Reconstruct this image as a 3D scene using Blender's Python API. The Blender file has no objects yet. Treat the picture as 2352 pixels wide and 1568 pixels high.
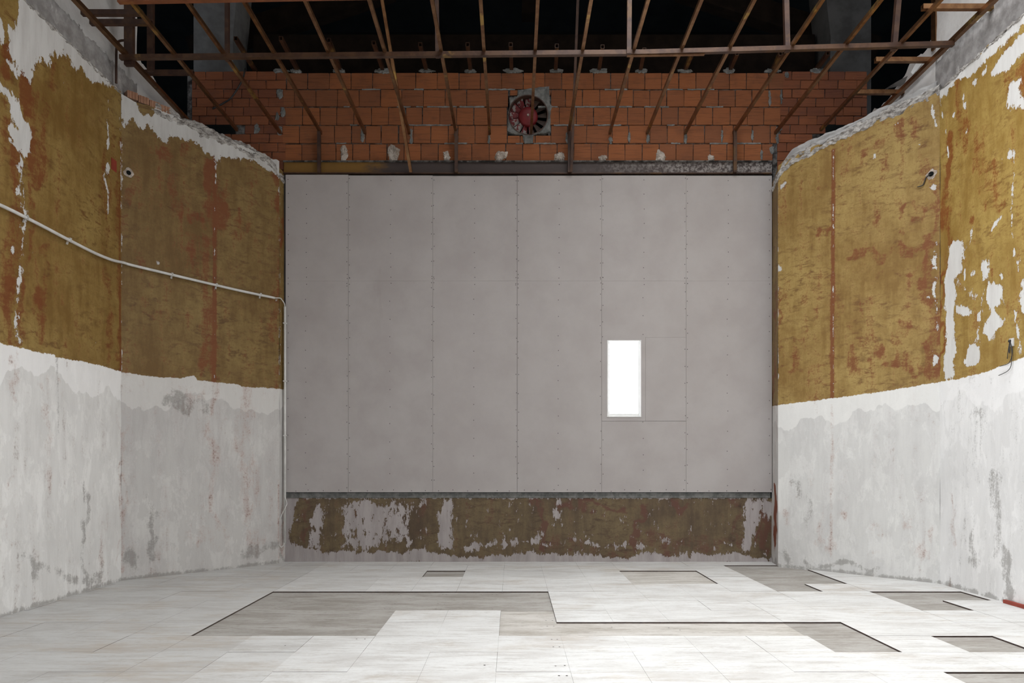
import bpy, bmesh, math, random
import numpy as np
from mathutils import Vector, Matrix

# ------------------------------------------------------------------ camera, world, lights, exposure
F, CX, CY, CAMH = 1643.0, 1177.0, 1063.0, 1.40        # focal length and optical axis in pixels of the 2352 x 1568 frame
S = bpy.context.scene
C = S.collection
cam_d = bpy.data.cameras.new('camera')
cam_d.sensor_width = 36.0
cam_d.lens = F / 2352 * 36.0
cam_d.shift_x = -(CX - 1176) / 2352
cam_d.shift_y = (CY - 784) / 2352
cam_d.clip_end = 200
cam = bpy.data.objects.new('camera', cam_d)
cam.location = (0, 0, CAMH)
cam.rotation_euler = (math.pi / 2, 0, 0)
C.objects.link(cam)
S.camera = cam

wd = bpy.data.worlds.new('world')
S.world = wd
wd.use_nodes = True
wd.node_tree.nodes['Background'].inputs[0].default_value = (0.75, 0.85, 1.0, 1)
wd.node_tree.nodes['Background'].inputs[1].default_value = 0.6


def area(name, loc, rot, sx, sy, power, col=(1, 1, 1), spread=180):
    d = bpy.data.lights.new(name, 'AREA')
    d.shape = 'RECTANGLE'
    d.size, d.size_y = sx, sy
    d.energy = power
    d.color = col
    d.spread = math.radians(spread)
    o = bpy.data.objects.new(name, d)
    o.location, o.rotation_euler = loc, rot
    C.objects.link(o)
    return o


# added area lights at invented, unseen openings in roof, sides and rear
area('added_roof_fill', (2.1, 4.8, 9.15), (0, 0, 0), 4.0, 4.2, 440, (0.97, 0.985, 1.0), 114)
area('added_left_fill', (-4.60, 1.9, 4.3), (0, math.radians(-90), 0), 3.0, 2.2, 275, (0.99, 0.99, 1.0), 118)
area('added_right_fill', (4.90, 1.9, 4.3), (0, math.radians(90), 0), 3.0, 2.2, 115, (0.99, 0.99, 1.0), 118)
area('added_rear_fill', (0.4, -5.75, 3.0), (math.radians(90), 0, 0), 6.0, 4.2, 40, (1.0, 0.99, 0.97))

S.view_settings.view_transform = 'Standard'
S.view_settings.look = 'None'
S.view_settings.gamma = 1
S.view_settings.use_curve_mapping = False
S.view_settings.exposure = -0.17
S.cycles.use_denoising = True
S.cycles.max_bounces = 8
S.cycles.diffuse_bounces = 5
S.cycles.sample_clamp_indirect = 6
S.cycles.use_adaptive_sampling = True
S.cycles.adaptive_threshold = 0.06

rnd = random.Random(7)


# ------------------------------------------------------------------ geometry helpers
def W(px, py, Y):
    return Vector(((px - CX) / F * Y, Y, CAMH - (py - CY) / F * Y))


def at_z(px, py, z):
    Y = F * (CAMH - z) / (py - CY)
    return W(px, py, Y)


def link(name, me, mat=None, parent=None):
    o = bpy.data.objects.new(name, me)
    C.objects.link(o)
    if mat is not None and len(me.materials) == 0:
        me.materials.append(mat)
    if parent is not None:
        o.parent = parent
    return o


def tag(o, label, cat=None, group=None, kind=None):
    o['label'] = label
    if cat: o['category'] = cat
    if group: o['group'] = group
    if kind: o['kind'] = kind
    return o


def struct(o, label=None):
    o['kind'] = 'structure'
    if label: o['label'] = label
    return o


def empty(name, loc=(0, 0, 0)):
    o = bpy.data.objects.new(name, None)
    o.location = loc
    o.empty_display_size = 0.1
    C.objects.link(o)
    return o


def from_bm(name, bm, mat=None, parent=None, smooth=False):
    me = bpy.data.meshes.new(name)
    bmesh.ops.recalc_face_normals(bm, faces=bm.faces[:])
    bm.to_mesh(me)
    bm.free()
    if smooth:
        me.polygons.foreach_set('use_smooth', [True] * len(me.polygons))
    o = link(name, me, mat, parent)
    if parent is not None:
        o.matrix_parent_inverse = Matrix.Translation(parent.location).inverted()
    return o


def bm_box(bm, lo, hi):
    x0, y0, z0 = lo
    x1, y1, z1 = hi
    v = [bm.verts.new(p) for p in ((x0, y0, z0), (x1, y0, z0), (x1, y1, z0), (x0, y1, z0), (x0, y0, z1), (x1, y0, z1), (x1, y1, z1), (x0, y1, z1))]
    for f in ((0, 3, 2, 1), (4, 5, 6, 7), (0, 1, 5, 4), (1, 2, 6, 5), (2, 3, 7, 6), (3, 0, 4, 7)):
        bm.faces.new([v[i] for i in f])
    return v


def box(name, lo, hi, mat, parent=None, bevel=0.0):
    bm = bmesh.new()
    bm_box(bm, lo, hi)
    if bevel:
        bmesh.ops.bevel(bm, geom=bm.edges[:], offset=bevel, segments=1, affect='EDGES')
    return from_bm(name, bm, mat, parent)


_unit = {}


def unit_box(bev, seed=0):
    """a unit cube with slightly worn edges, shared by every alike piece"""
    k = (bev, seed)
    if k not in _unit:
        r = random.Random(seed)
        bm = bmesh.new()
        bm_box(bm, (-.5, -.5, -.5), (.5, .5, .5))
        if bev:
            bmesh.ops.bevel(bm, geom=bm.edges[:], offset=bev, segments=1, affect='EDGES')
            for v in bm.verts:
                v.co += Vector((r.uniform(-1, 1), r.uniform(-.3, .3), r.uniform(-1, 1))) * bev * .45
        bmesh.ops.recalc_face_normals(bm, faces=bm.faces[:])
        me = bpy.data.meshes.new('unit_block')
        bm.to_mesh(me)
        bm.free()
        _unit[k] = me
    return _unit[k]


def piece(name, lo, hi, mat, parent, bev=0.0, seed=0, edge=None):
    key = (bev, seed, mat.name)
    if key not in _unit:
        me = unit_box(bev, seed).copy()
        me.materials.append(mat)
        if edge is not None:                  # darker sides below a painted top
            me.materials.append(edge)
            for p in me.polygons:
                p.material_index = 0 if p.normal.z > .9 else 1
        _unit[key] = me
    o = bpy.data.objects.new(name, _unit[key])
    C.objects.link(o)
    lo, hi = Vector(lo), Vector(hi)
    o.location = (lo + hi) / 2
    o.scale = hi - lo
    o.parent = parent
    if parent is not None:
        o.matrix_parent_inverse = Matrix.Translation(parent.location).inverted()
    return o


def bm_bar(bm, a, b, w, h, up=Vector((0, 0, 1)), hollow=0.0):
    """rectangular steel tube from a to b; with hollow > 0 its ends are open"""
    a, b = Vector(a), Vector(b)
    d = (b - a).normalized()
    if abs(d.dot(up)) > .95:
        up = Vector((0, 1, 0))
    s = d.cross(up).normalized()
    u = s.cross(d).normalized()

    def ring(p, ww, hh):
        return [bm.verts.new(p + s * (sx * ww / 2) + u * (sy * hh / 2)) for sx, sy in ((-1, -1), (1, -1), (1, 1), (-1, 1))]
    r0, r1 = ring(a, w, h), ring(b, w, h)
    for i in range(4):
        bm.faces.new((r0[i], r0[(i + 1) % 4], r1[(i + 1) % 4], r1[i]))
    if hollow:
        for r, p, sg in ((r0, a, 1), (r1, b, -1)):
            q = ring(p, w - 2 * hollow, h - 2 * hollow)
            q2 = ring(p + d * sg * .25, w - 2 * hollow, h - 2 * hollow)
            for i in range(4):
                bm.faces.new((r[i], r[(i + 1) % 4], q[(i + 1) % 4], q[i]))
                bm.faces.new((q[i], q[(i + 1) % 4], q2[(i + 1) % 4], q2[i]))
            bm.faces.new(q2)
    else:
        bm.faces.new(r0)
        bm.faces.new(r1)


def bar(name, a, b, w, h, mat, parent=None, hollow=0.0, bevel=0.0):
    bm = bmesh.new()
    bm_bar(bm, a, b, w, h, hollow=hollow)
    return from_bm(name, bm, mat, parent)


def tube(name, pts, r, mat, parent=None, seg=8, smooth=True):
    pts = [Vector(p) for p in pts]
    bm = bmesh.new()
    rings = []
    n = None
    for i, p in enumerate(pts):
        t = ((pts[min(i + 1, len(pts) - 1)] - pts[max(i - 1, 0)])).normalized()
        if n is None:
            n = t.orthogonal().normalized()
        n = (n - t * n.dot(t)).normalized()
        b = t.cross(n)
        rr = r[i] if isinstance(r, (list, tuple)) else r
        rings.append([bm.verts.new(p + (n * math.cos(2 * math.pi * k / seg) + b * math.sin(2 * math.pi * k / seg)) * rr) for k in range(seg)])
    for a, b in zip(rings, rings[1:]):
        for k in range(seg):
            bm.faces.new((a[k], a[(k + 1) % seg], b[(k + 1) % seg], b[k]))
    bm.faces.new(rings[0])
    bm.faces.new(rings[-1])
    return from_bm(name, bm, mat, parent, smooth)


def smooth_path(pts, n=6):
    pts = [Vector(p) for p in pts]
    out = []
    for i in range(len(pts) - 1):
        p0, p1, p2, p3 = pts[max(i - 1, 0)], pts[i], pts[i + 1], pts[min(i + 2, len(pts) - 1)]
        for k in range(n):
            t = k / n
            out.append(.5 * ((2 * p1) + (p2 - p0) * t + (2 * p0 - 5 * p1 + 4 * p2 - p3) * t * t + (3 * p1 - p0 - 3 * p2 + p3) * t ** 3))
    out.append(pts[-1])
    return out


def extrude_poly(name, pts_xz, y0, y1, mat, parent=None, hole=None, jitter=0.0, seed=1):
    """irregular slab: outline in X/Z, front face at y0, back face at y1; hole = (cx, cz, r) cuts a round opening"""
    r = random.Random(seed)
    pts = []
    for i, p in enumerate(pts_xz):
        q = pts_xz[(i + 1) % len(pts_xz)]
        for k in range(4):
            t = k / 4
            pts.append((p[0] + (q[0] - p[0]) * t + r.uniform(-jitter, jitter), p[1] + (q[1] - p[1]) * t + r.uniform(-jitter, jitter)))
    bm = bmesh.new()
    if hole:
        cx, cz, rad = hole
        pts.sort(key=lambda p: math.atan2(p[1] - cz, p[0] - cx))
        outer = [bm.verts.new((x, y0 + r.uniform(0, jitter), z)) for x, z in pts]
        mid, inner, innb = [], [], []
        for x, z in pts:
            a = math.atan2(z - cz, x - cx)
            ix, iz = cx + math.cos(a) * rad, cz + math.sin(a) * rad
            mid.append(bm.verts.new(((x + ix) / 2, y0 - .012 - r.uniform(0, jitter) * 1.5, (z + iz) / 2)))
            inner.append(bm.verts.new((ix, y0 - .004, iz)))
            innb.append(bm.verts.new((ix, y1, iz)))
        ob = [bm.verts.new((v.co.x, y1, v.co.z)) for v in outer]
        n = len(outer)
        for i in range(n):
            j = (i + 1) % n
            for a, b in ((outer, mid), (mid, inner), (inner, innb), (ob, outer)):
                bm.faces.new((a[i], a[j], b[j], b[i]))
    else:
        f = [bm.verts.new((x, y0, z)) for x, z in pts]
        b = [bm.verts.new((x, y1, z)) for x, z in pts]
        n = len(f)
        for i in range(n):
            j = (i + 1) % n
            bm.faces.new((f[i], f[j], b[j], b[i]))
        cxm, czm = sum(p[0] for p in pts) / n, sum(p[1] for p in pts) / n
        fi = [bm.verts.new((cxm + (x - cxm) * .6 + r.uniform(-1, 1) * jitter, y0 - abs(y1 - y0) * r.uniform(.2, .9), czm + (z - czm) * .6 + r.uniform(-1, 1) * jitter)) for x, z in pts]
        fc = bm.verts.new((cxm, y0 - abs(y1 - y0) * .6, czm))
        for i in range(n):
            j = (i + 1) % n
            bm.faces.new((f[i], f[j], fi[j], fi[i]))
            bm.faces.new((fi[i], fi[j], fc))
    return from_bm(name, bm, mat, parent)


# ------------------------------------------------------------------ materials (all procedural)
class NT:
    def __init__(self, name):
        self.m = bpy.data.materials.new(name)
        self.m.use_nodes = True
        self.t = self.m.node_tree
        self.t.nodes.clear()
        self.out = self.t.nodes.new('ShaderNodeOutputMaterial')
        self.b = self.t.nodes.new('ShaderNodeBsdfPrincipled')
        self.t.links.new(self.b.outputs[0], self.out.inputs[0])
        g = self.t.nodes.new('ShaderNodeNewGeometry')
        self.pos = g.outputs['Position']

    def set(self, sock, v):
        if isinstance(v, bpy.types.NodeSocket):
            self.t.links.new(v, sock)
        elif isinstance(v, (tuple, list)) and len(v) == 3 and sock.type == 'RGBA':
            sock.default_value = (*v, 1)
        else:
            sock.default_value = v

    def map(self, scale=(1, 1, 1), rot=(0, 0, 0), vec=None):
        n = self.t.nodes.new('ShaderNodeMapping')
        self.set(n.inputs['Vector'], vec or self.pos)
        n.inputs['Scale'].default_value = scale
        n.inputs['Rotation'].default_value = rot
        return n.outputs[0]

    def noise(self, scale, detail=6, rough=.6, vec=None, dist=0.0):
        n = self.t.nodes.new('ShaderNodeTexNoise')
        self.set(n.inputs['Vector'], vec or self.pos)
        n.inputs['Scale'].default_value = scale
        n.inputs['Detail'].default_value = detail
        n.inputs['Roughness'].default_value = rough
        n.inputs['Distortion'].default_value = dist
        return n.outputs[0]

    def voronoi(self, scale, vec=None, out='Distance'):
        n = self.t.nodes.new('ShaderNodeTexVoronoi')
        self.set(n.inputs['Vector'], vec or self.pos)
        n.inputs['Scale'].default_value = scale
        return n.outputs[out]

    def attr(self, name):
        n = self.t.nodes.new('ShaderNodeAttribute')
        n.attribute_name = name
        return n.outputs['Fac']

    def rand(self):
        return self.t.nodes.new('ShaderNodeObjectInfo').outputs['Random']

    def math(self, op, a, b=0.0, c=0.0):
        n = self.t.nodes.new('ShaderNodeMath')
        n.operation = op
        self.set(n.inputs[0], a)
        self.set(n.inputs[1], b)
        if op == 'MULTIPLY_ADD':
            self.set(n.inputs[2], c)
        return n.outputs[0]

    def step(self, v, lo, hi):
        n = self.t.nodes.new('ShaderNodeMapRange')
        n.interpolation_type = 'SMOOTHSTEP'
        self.set(n.inputs['Value'], v)
        n.inputs['From Min'].default_value = lo
        n.inputs['From Max'].default_value = hi
        return n.outputs[0]

    def mix(self, f, a, b, mode='MIX'):
        n = self.t.nodes.new('ShaderNodeMix')
        n.data_type = 'RGBA'
        n.blend_type = mode
        self.set(n.inputs[0], f)
        self.set(n.inputs[6], a)
        self.set(n.inputs[7], b)
        return n.outputs[2]

    def wobble(self, base, n, k):
        """base + (n - .5) * k"""
        return self.math('MULTIPLY_ADD', self.math('SUBTRACT', n, .5), k, base)

    def bump(self, h, strength=.4, dist=.01):
        n = self.t.nodes.new('ShaderNodeBump')
        n.inputs['Strength'].default_value = strength
        n.inputs['Distance'].default_value = dist
        self.set(n.inputs['Height'], h)
        self.t.links.new(n.outputs[0], self.b.inputs['Normal'])

    def done(self, col, rough=.7, metal=0.0, spec=None):
        self.set(self.b.inputs['Base Color'], col)
        self.set(self.b.inputs['Roughness'], rough)
        self.set(self.b.inputs['Metallic'], metal)
        if spec is not None:
            self.b.inputs['Specular IOR Level'].default_value = spec
        return self.m


def lin(r, g, b):
    f = lambda c: (c / 255 / 12.92) if c <= 10 else ((c / 255 + .055) / 1.055) ** 2.4
    return (f(r), f(g), f(b))


def mat_plain(name, a, b, scale=6, rough=.7, metal=0.0, bump=.2, spec=None, detail=8):
    n = NT(name)
    t = n.noise(scale, detail, .62)
    col = n.mix(n.step(t, .35, .65), a, b)
    if bump:
        n.bump(t, bump, .01)
    return n.done(col, rough, metal, spec)


def mat_painted_plaster(name, och_a, och_b, rust_c, white_a, white_b, low_a, low_b, scab=1.75, fscale=13, fz=.6):
    n = NT(name)
    big = n.noise(1.1, 3, .6)
    fine = n.noise(8, 7, .72)
    vfine = n.noise(46, 4, .75)
    strk = n.noise(8, 6, .68, n.map((1, 1, .15)))
    brush = n.noise(6, 7, .76, n.map((1.0, 1.0, 2.6), (.55, .40, 0)), .5)
    flake = n.noise(fscale, 9, .70, n.map((1, 1, fz)), .25)
    # old ochre distemper with brushed mottling
    t = n.math('ADD', n.math('MULTIPLY', big, .40), n.math('ADD', n.math('MULTIPLY', fine, .25), n.math('MULTIPLY', strk, .35)))
    och = n.mix(n.step(t, .39, .60), och_b, och_a)
    dk = n.math('MULTIPLY', n.step(brush, .47, .66), n.step(n.wobble(n.attr('rust'), big, 1.6), .22, .62))
    och = n.mix(n.math('MULTIPLY', dk, .80), och, (och_b[0] * .62, och_b[1] * .50, och_b[2] * .55))
    och = n.mix(n.math('MULTIPLY', n.step(vfine, .50, .72), .30), och, tuple(c * .55 for c in och_b))
    # rust-red undercoat showing through
    r = n.wobble(n.attr('rust'), n.math('ADD', n.math('MULTIPLY', strk, .5), n.math('ADD', n.math('MULTIPLY', fine, .3), n.math('MULTIPLY', brush, .2))), 3.1)
    rm = n.step(n.wobble(r, vfine, .7), .46, .92)
    och = n.mix(n.math('MULTIPLY', rm, .86), och, rust_c)
    # flaked-off paint, white skim coat below
    p = n.wobble(n.wobble(n.attr('peel'), flake, scab), vfine, .45)
    pm = n.step(p, .490, .525)
    wh = n.mix(n.step(strk, .35, .7), white_a, white_b)
    wh = n.mix(n.math('MULTIPLY', n.step(vfine, .58, .75), .25), wh, tuple(c * .6 for c in white_b))
    rim = n.math('SUBTRACT', n.step(p, .44, .49), pm)
    up = n.mix(n.math('MULTIPLY', rim, .45), n.mix(pm, och, wh), tuple(c * .5 for c in rust_c))
    # whitewash on the lower part, brushed up to an uneven line
    lw = n.mix(n.step(n.wobble(n.math('ADD', n.math('MULTIPLY', strk, .6), n.math('MULTIPLY', big, .4)), vfine, .12), .38, .62), low_a, low_b)
    patch = n.step(n.wobble(n.noise(4.5, 9, .70, n.map((1, 1, .45)), .3), strk, .6), .49, .53)
    lw = n.mix(n.math('MULTIPLY', n.math('SUBTRACT', 1.0, patch), .34), lw, tuple(c * .82 for c in low_b))
    fresh = n.step(n.wobble(n.wobble(n.attr('low'), n.noise(2.2, 3, .5, n.map((1, 1, .3))), .8), fine, .12), .30, .285)
    lw = n.mix(n.math('MULTIPLY', fresh, .6), lw, tuple(min(.92, c * 1.12) for c in low_a))
    pk = n.wobble(n.wobble(n.attr('pink'), n.math('ADD', n.math('MULTIPLY', fine, .45), n.math('MULTIPLY', strk, .55)), 2.8), vfine, .9)
    lw = n.mix(n.math('MULTIPLY', n.step(pk, .42, 1.15), .64), lw, (.44, .29, .245))
    lw = n.mix(n.math('MULTIPLY', n.step(n.wobble(pk, vfine, 1.0), .86, 1.05), .45), lw, (.15, .08, .055))
    gm = n.step(n.wobble(n.wobble(n.attr('grime'), n.math('ADD', n.math('MULTIPLY', fine, .4), n.math('MULTIPLY', strk, .6)), 2.4), vfine, .8), .42, .80)
    lw = n.mix(n.math('MULTIPLY', gm, .62), lw, (.23, .22, .205))
    lw = n.mix(n.step(n.wobble(n.attr('pink'), n.math('ADD', n.math('MULTIPLY', flake, .7), n.math('MULTIPLY', vfine, .3)), 1.2), 1.15, 1.25), lw, (.20, .062, .032))
    d = n.wobble(n.attr('low'), n.math('ADD', n.math('MULTIPLY', flake, .6), n.math('MULTIPLY', vfine, .4)), .09)
    lm = n.step(d, -.004, .004)
    col = n.mix(lm, up, lw)
    h = n.math('ADD', n.math('MULTIPLY', pm, -.8), n.math('MULTIPLY', fine, .9))
    n.bump(h, .5, .006)
    return n.done(col, n.math('MULTIPLY_ADD', n.math('MAXIMUM', pm, lm), .2, .6), 0, .35)


OCH_A, OCH_B = (.240, .162, .055), (.14, .078, .020)  # wall copies of one plaster below; each wall's light level sits in its colours
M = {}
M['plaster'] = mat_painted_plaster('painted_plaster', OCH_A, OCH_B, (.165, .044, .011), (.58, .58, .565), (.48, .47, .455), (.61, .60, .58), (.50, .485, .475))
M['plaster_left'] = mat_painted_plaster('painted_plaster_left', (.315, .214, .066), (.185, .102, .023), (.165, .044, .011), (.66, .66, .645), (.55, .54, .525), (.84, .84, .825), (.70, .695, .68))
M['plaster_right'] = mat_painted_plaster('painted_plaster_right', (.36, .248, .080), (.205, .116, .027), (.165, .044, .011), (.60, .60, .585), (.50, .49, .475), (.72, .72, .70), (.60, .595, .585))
M['plaster_bright'] = mat_painted_plaster('painted_plaster_lit', (.44, .308, .090), (.27, .158, .034), (.21, .058, .012), (.72, .72, .70), (.63, .62, .60), (.88, .88, .875), (.76, .76, .755))  # palest copy, strong light on the near right wall put into the colour
M['parapet'] = mat_painted_plaster('scabbed_parapet_plaster', (.165, .122, .064), (.085, .058, .036), (.115, .050, .036), (.40, .365, .36), (.30, .27, .265), (.3, .28, .27), (.25, .235, .23), 2.3, 17, .42)


def mat_upper():
    n = NT('bare_upper_plaster')
    big = n.noise(1.6, 8, .62)
    fine = n.noise(9, 8, .65)
    d = n.wobble(n.attr('low'), n.math('ADD', n.math('MULTIPLY', n.noise(3.5, 8, .65), .75), n.math('MULTIPLY', fine, .25)), .5)
    lm = n.step(d, -.008, .008)
    white = n.mix(n.step(big, .35, .7), (.76, .755, .745), (.60, .59, .575))
    white = n.mix(n.math('MULTIPLY', n.step(n.noise(5, 8, .6, n.map((1, 1, .15))), .58, .75), .6), white, (.20, .18, .17))
    grey = n.mix(n.step(fine, .35, .68), (.26, .25, .245), (.40, .39, .385))
    grey = n.mix(n.math('MULTIPLY', n.step(n.noise(4, 8, .7, n.map((1, 1, .6), (.6, 0, 0))), .6, .66), .7), grey, (.58, .57, .56))
    n.bump(n.math('ADD', n.math('MULTIPLY', lm, -.8), n.math('ADD', fine, big)), .7, .02)
    return n.done(n.mix(lm, white, grey), .85, 0, .25)


M['upper'] = mat_upper()


def mat_brick(name, a, b, c, groove):
    n = NT(name)
    r = n.rand()
    col = n.mix(r, a, b)
    col = n.mix(n.math('MULTIPLY', n.step(n.noise(5, 6, .6), .5, .75), .5), col, c)
    hx = n.noise(14, 6, .6, n.map((.25, .25, 5.5)))
    col = n.mix(n.math('MULTIPLY', n.step(hx, .5, .66), .4), col, tuple(x * .5 for x in c))
    col = n.mix(n.math('MULTIPLY', n.step(n.noise(60, 3, .6), .66, .74), .5), col, (.30, .24, .2))
    n.bump(hx if groove else n.noise(30, 6, .6), .35, .006)
    return n.done(col, .82, 0, .25)


M['brick'] = mat_brick('hollow_brick_face', (.285, .100, .038), (.205, .078, .036), (.145, .058, .032), True)
M['brick_small'] = mat_brick('small_brick_face', (.25, .085, .036), (.17, .060, .032), (.13, .055, .04), False)


def mat_mortar(name, a, b, dark=.5):
    n = NT(name)
    f = n.noise(12, 10, .7)
    col = n.mix(n.step(f, .38, .62), a, b)
    col = n.mix(n.math('MULTIPLY', n.step(n.noise(7, 6, .6), .5, .6), dark), col, (.02, .017, .015))
    n.bump(f, .9, .03)
    return n.done(col, .9, 0, .2)


M['mortar'] = mat_mortar('grey_mortar', (.20, .19, .18), (.06, .055, .052), .85)
M['cement'] = mat_mortar('grey_cement', (.27, .275, .265), (.16, .165, .16), .12)
M['lump'] = mat_mortar('white_plaster_lump', (.66, .60, .54), (.34, .28, .23), .15)


def mat_broken():
    n = NT('broken_plaster_edge')
    f = n.noise(14, 10, .7, n.map((1, 1, 2.2)))
    g = n.noise(4, 8, .65)
    col = n.mix(n.step(f, .36, .62), (.22, .20, .185), (.62, .60, .57))
    col = n.mix(n.math('MULTIPLY', n.step(g, .55, .7), .5), col, (.70, .69, .67))
    n.bump(f, 1.0, .03)
    return n.done(col, .9, 0, .2)


M['broken'] = mat_broken()
M['cement_cap'] = mat_plain('smooth_cement_cap', (.46, .455, .45), (.36, .355, .35), 5, .8, 0, .2)


def mat_drywall():
    n = NT('gypsum_board_paper')
    f = n.noise(2.2, 7, .6)
    col = n.mix(n.step(f, .3, .7), (.385, .356, .348), (.435, .41, .402))
    col = n.mix(n.math('MULTIPLY', n.rand(), .35), col, (.43, .40, .39))
    col = n.mix(n.math('MULTIPLY', n.step(n.noise(20, 6, .7), .55, .75), .12), col, (.28, .26, .25))
    col = n.mix(n.math('MULTIPLY', n.step(n.noise(3, 8, .7, n.map((1, 1, .2))), .62, .74), .14), col, (.24, .2, .17))
    n.bump(n.noise(90, 3, .5), .06, .002)
    return n.done(col, .85, 0, .25)


M['drywall'] = mat_drywall()
M['dark_gap'] = mat_plain('dark_cavity', (.03, .028, .027), (.05, .046, .043), 5, .9, 0, 0)
M['screw'] = mat_plain('dark_screw_head', (.045, .04, .038), (.07, .06, .055), 40, .5, .6, 0)


def mat_tile(name='white_painted_floor_board', dirt_shade=0.0):
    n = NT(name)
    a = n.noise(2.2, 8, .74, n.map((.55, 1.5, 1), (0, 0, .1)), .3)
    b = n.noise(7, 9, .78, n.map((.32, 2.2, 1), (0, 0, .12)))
    w = 1 - .20 * dirt_shade  # dims the whole board, painting in the weaker light at left
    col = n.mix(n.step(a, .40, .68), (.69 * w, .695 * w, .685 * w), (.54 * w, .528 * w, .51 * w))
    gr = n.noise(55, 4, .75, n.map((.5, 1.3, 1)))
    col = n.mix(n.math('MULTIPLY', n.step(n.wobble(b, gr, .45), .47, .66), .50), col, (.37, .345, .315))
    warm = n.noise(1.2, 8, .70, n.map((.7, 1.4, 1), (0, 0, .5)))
    col = n.mix(n.math('MULTIPLY', n.step(n.wobble(warm, b, .5), .52 - .05 * dirt_shade, .70), .42 + .2 * dirt_shade), col, (.41, .345, .275))
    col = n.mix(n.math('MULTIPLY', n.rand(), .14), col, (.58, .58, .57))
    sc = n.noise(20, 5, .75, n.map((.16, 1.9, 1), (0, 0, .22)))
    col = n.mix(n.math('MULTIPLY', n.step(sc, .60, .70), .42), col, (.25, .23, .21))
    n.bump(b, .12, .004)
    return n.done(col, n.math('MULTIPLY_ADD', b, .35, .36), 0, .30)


M['tile'] = mat_tile()
M['tile_dirty_shaded'] = mat_tile('dirty_shaded_floor_board', 1.0)  # real brown smudges plus the left side's dimmer light in the colour
M['tile_mid'] = mat_tile('scuffed_shaded_floor_board', .5)  # half as dirty and dim, for the inner left and back rows
M['dark_edge'] = mat_plain('dark_board_edge', (.045, .032, .026), (.075, .05, .04), 20, .9, 0, 0)


def mat_sub(name, k):
    n = NT(name)
    a = n.noise(2.6, 8, .74, n.map((.5, 1.6, 1)), .3)
    b = n.noise(8, 9, .78, n.map((.35, 2.0, 1)))
    col = n.mix(n.step(a, .38, .66), (.43 * k, .415 * k, .39 * k), (.30 * k, .28 * k, .25 * k))
    gr = n.noise(55, 4, .75, n.map((.5, 1.3, 1)))
    col = n.mix(n.math('MULTIPLY', n.step(n.wobble(b, gr, .45), .47, .66), .55), col, (.20 * k, .175 * k, .15 * k))
    col = n.mix(n.math('MULTIPLY', n.step(n.noise(3.5, 8, .75, n.map((.6, 1.5, 1))), .64, .72), .5), col, (.58, .57, .55))
    n.bump(b, .2, .004)
    return n.done(col, .75, 0, .3)


M['sub'] = mat_sub('bare_grey_underboard', .92)
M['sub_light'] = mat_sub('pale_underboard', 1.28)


def mat_rust(name, a, b, glint, rough=.42, metal=.55):
    n = NT(name)
    f = n.noise(7, 8, .65)
    g = n.noise(26, 6, .7)
    col = n.mix(n.step(f, .38, .62), a, b)
    col = n.mix(n.math('MULTIPLY', n.step(n.noise(2.2, 6, .6), .60, .66), .8), col, glint)  # gold patches paint in glints of light on the steel
    n.bump(g, .25, .004)
    return n.done(col, n.math('MULTIPLY_ADD', g, .35, rough - .15), metal, .5)


M['steel'] = mat_rust('rusty_steel_tube', (.20, .098, .048), (.30, .165, .080), (.55, .36, .11), .32, .88)
M['steel_mid'] = mat_rust('brown_steel', (.050, .024, .015), (.085, .042, .022), (.22, .13, .04), .36, .3)
M['steel_orange'] = mat_rust('orange_primed_steel', (.26, .085, .035), (.20, .07, .03), (.30, .12, .04), .5, .2)
M['steel_dark'] = mat_rust('dark_rusty_steel', (.045, .022, .016), (.080, .040, .024), (.12, .06, .02), .5, .2)


def mat_lintel():
    n = NT('painted_steel_lintel')
    sep = n.t.nodes.new('ShaderNodeSeparateXYZ')
    n.t.links.new(n.pos, sep.inputs[0])
    x = sep.outputs[0]
    f = n.noise(6, 8, .65, n.map((.5, 1, 1.5)))
    col = n.mix(n.step(n.wobble(x, f, 1.5), -2.2, -1.6), (.20, .105, .022), (.060, .045, .042))
    wm = n.math('MULTIPLY', n.step(n.wobble(x, f, 2.0), .8, 3.0), n.step(n.noise(22, 8, .7), .42, .60))
    col = n.mix(wm, col, (.30, .275, .26))
    n.bump(f, .3, .01)
    return n.done(col, .6, .1, .4)


M['lintel'] = mat_lintel()
M['pvc'] = mat_plain('white_pvc', (.70, .70, .68), (.60, .60, .58), 9, .45, 0, 0, .5)
M['black_wire'] = mat_plain('black_cable', (.02, .02, .022), (.035, .033, .032), 9, .5, 0, 0)
M['timber'] = mat_plain('shade_black_timber', (.009, .0065, .005), (.016, .011, .008), 4, .9, 0, .5, .05)  # shade of the unlit roof space put into the timber colour
M['void'] = mat_plain('shade_black_void', (.006, .0075, .0075), (.010, .012, .012), 2, .9, 0, .2, .1)  # darkness of the roof space and of holes put into the colour
M['pier'] = mat_plain('shaded_pier_plaster', (.17, .168, .163), (.10, .098, .094), 2.2, .9, 0, .4, .2)  # pale plaster greyed; the scant light up there is in the colour
M['pier_dark'] = mat_plain('deep_shaded_pier_plaster', (.085, .082, .078), (.05, .048, .045), 2.2, .9, 0, .4, .1)  # darker copy for the right pier, deeper shade put into the colour
M['red_paint'] = mat_plain('red_paint', (.30, .045, .025), (.24, .038, .022), 9, .6, 0, .1)
M['red_hub'] = mat_plain('red_enamel', (.17, .010, .014), (.12, .008, .010), 9, .5, 0, .1, .4)
M['paper'] = mat_plain('white_paper', (.75, .76, .76), (.66, .67, .67), 4, .7, 0, 0)
M['terracotta'] = mat_plain('broken_terracotta', (.42, .235, .15), (.32, .165, .10), 9, .85, 0, .4)
M['hall'] = mat_plain('hall_plaster', (.22, .20, .18), (.16, .15, .14), 1.5, .85, 0, .2)


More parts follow.
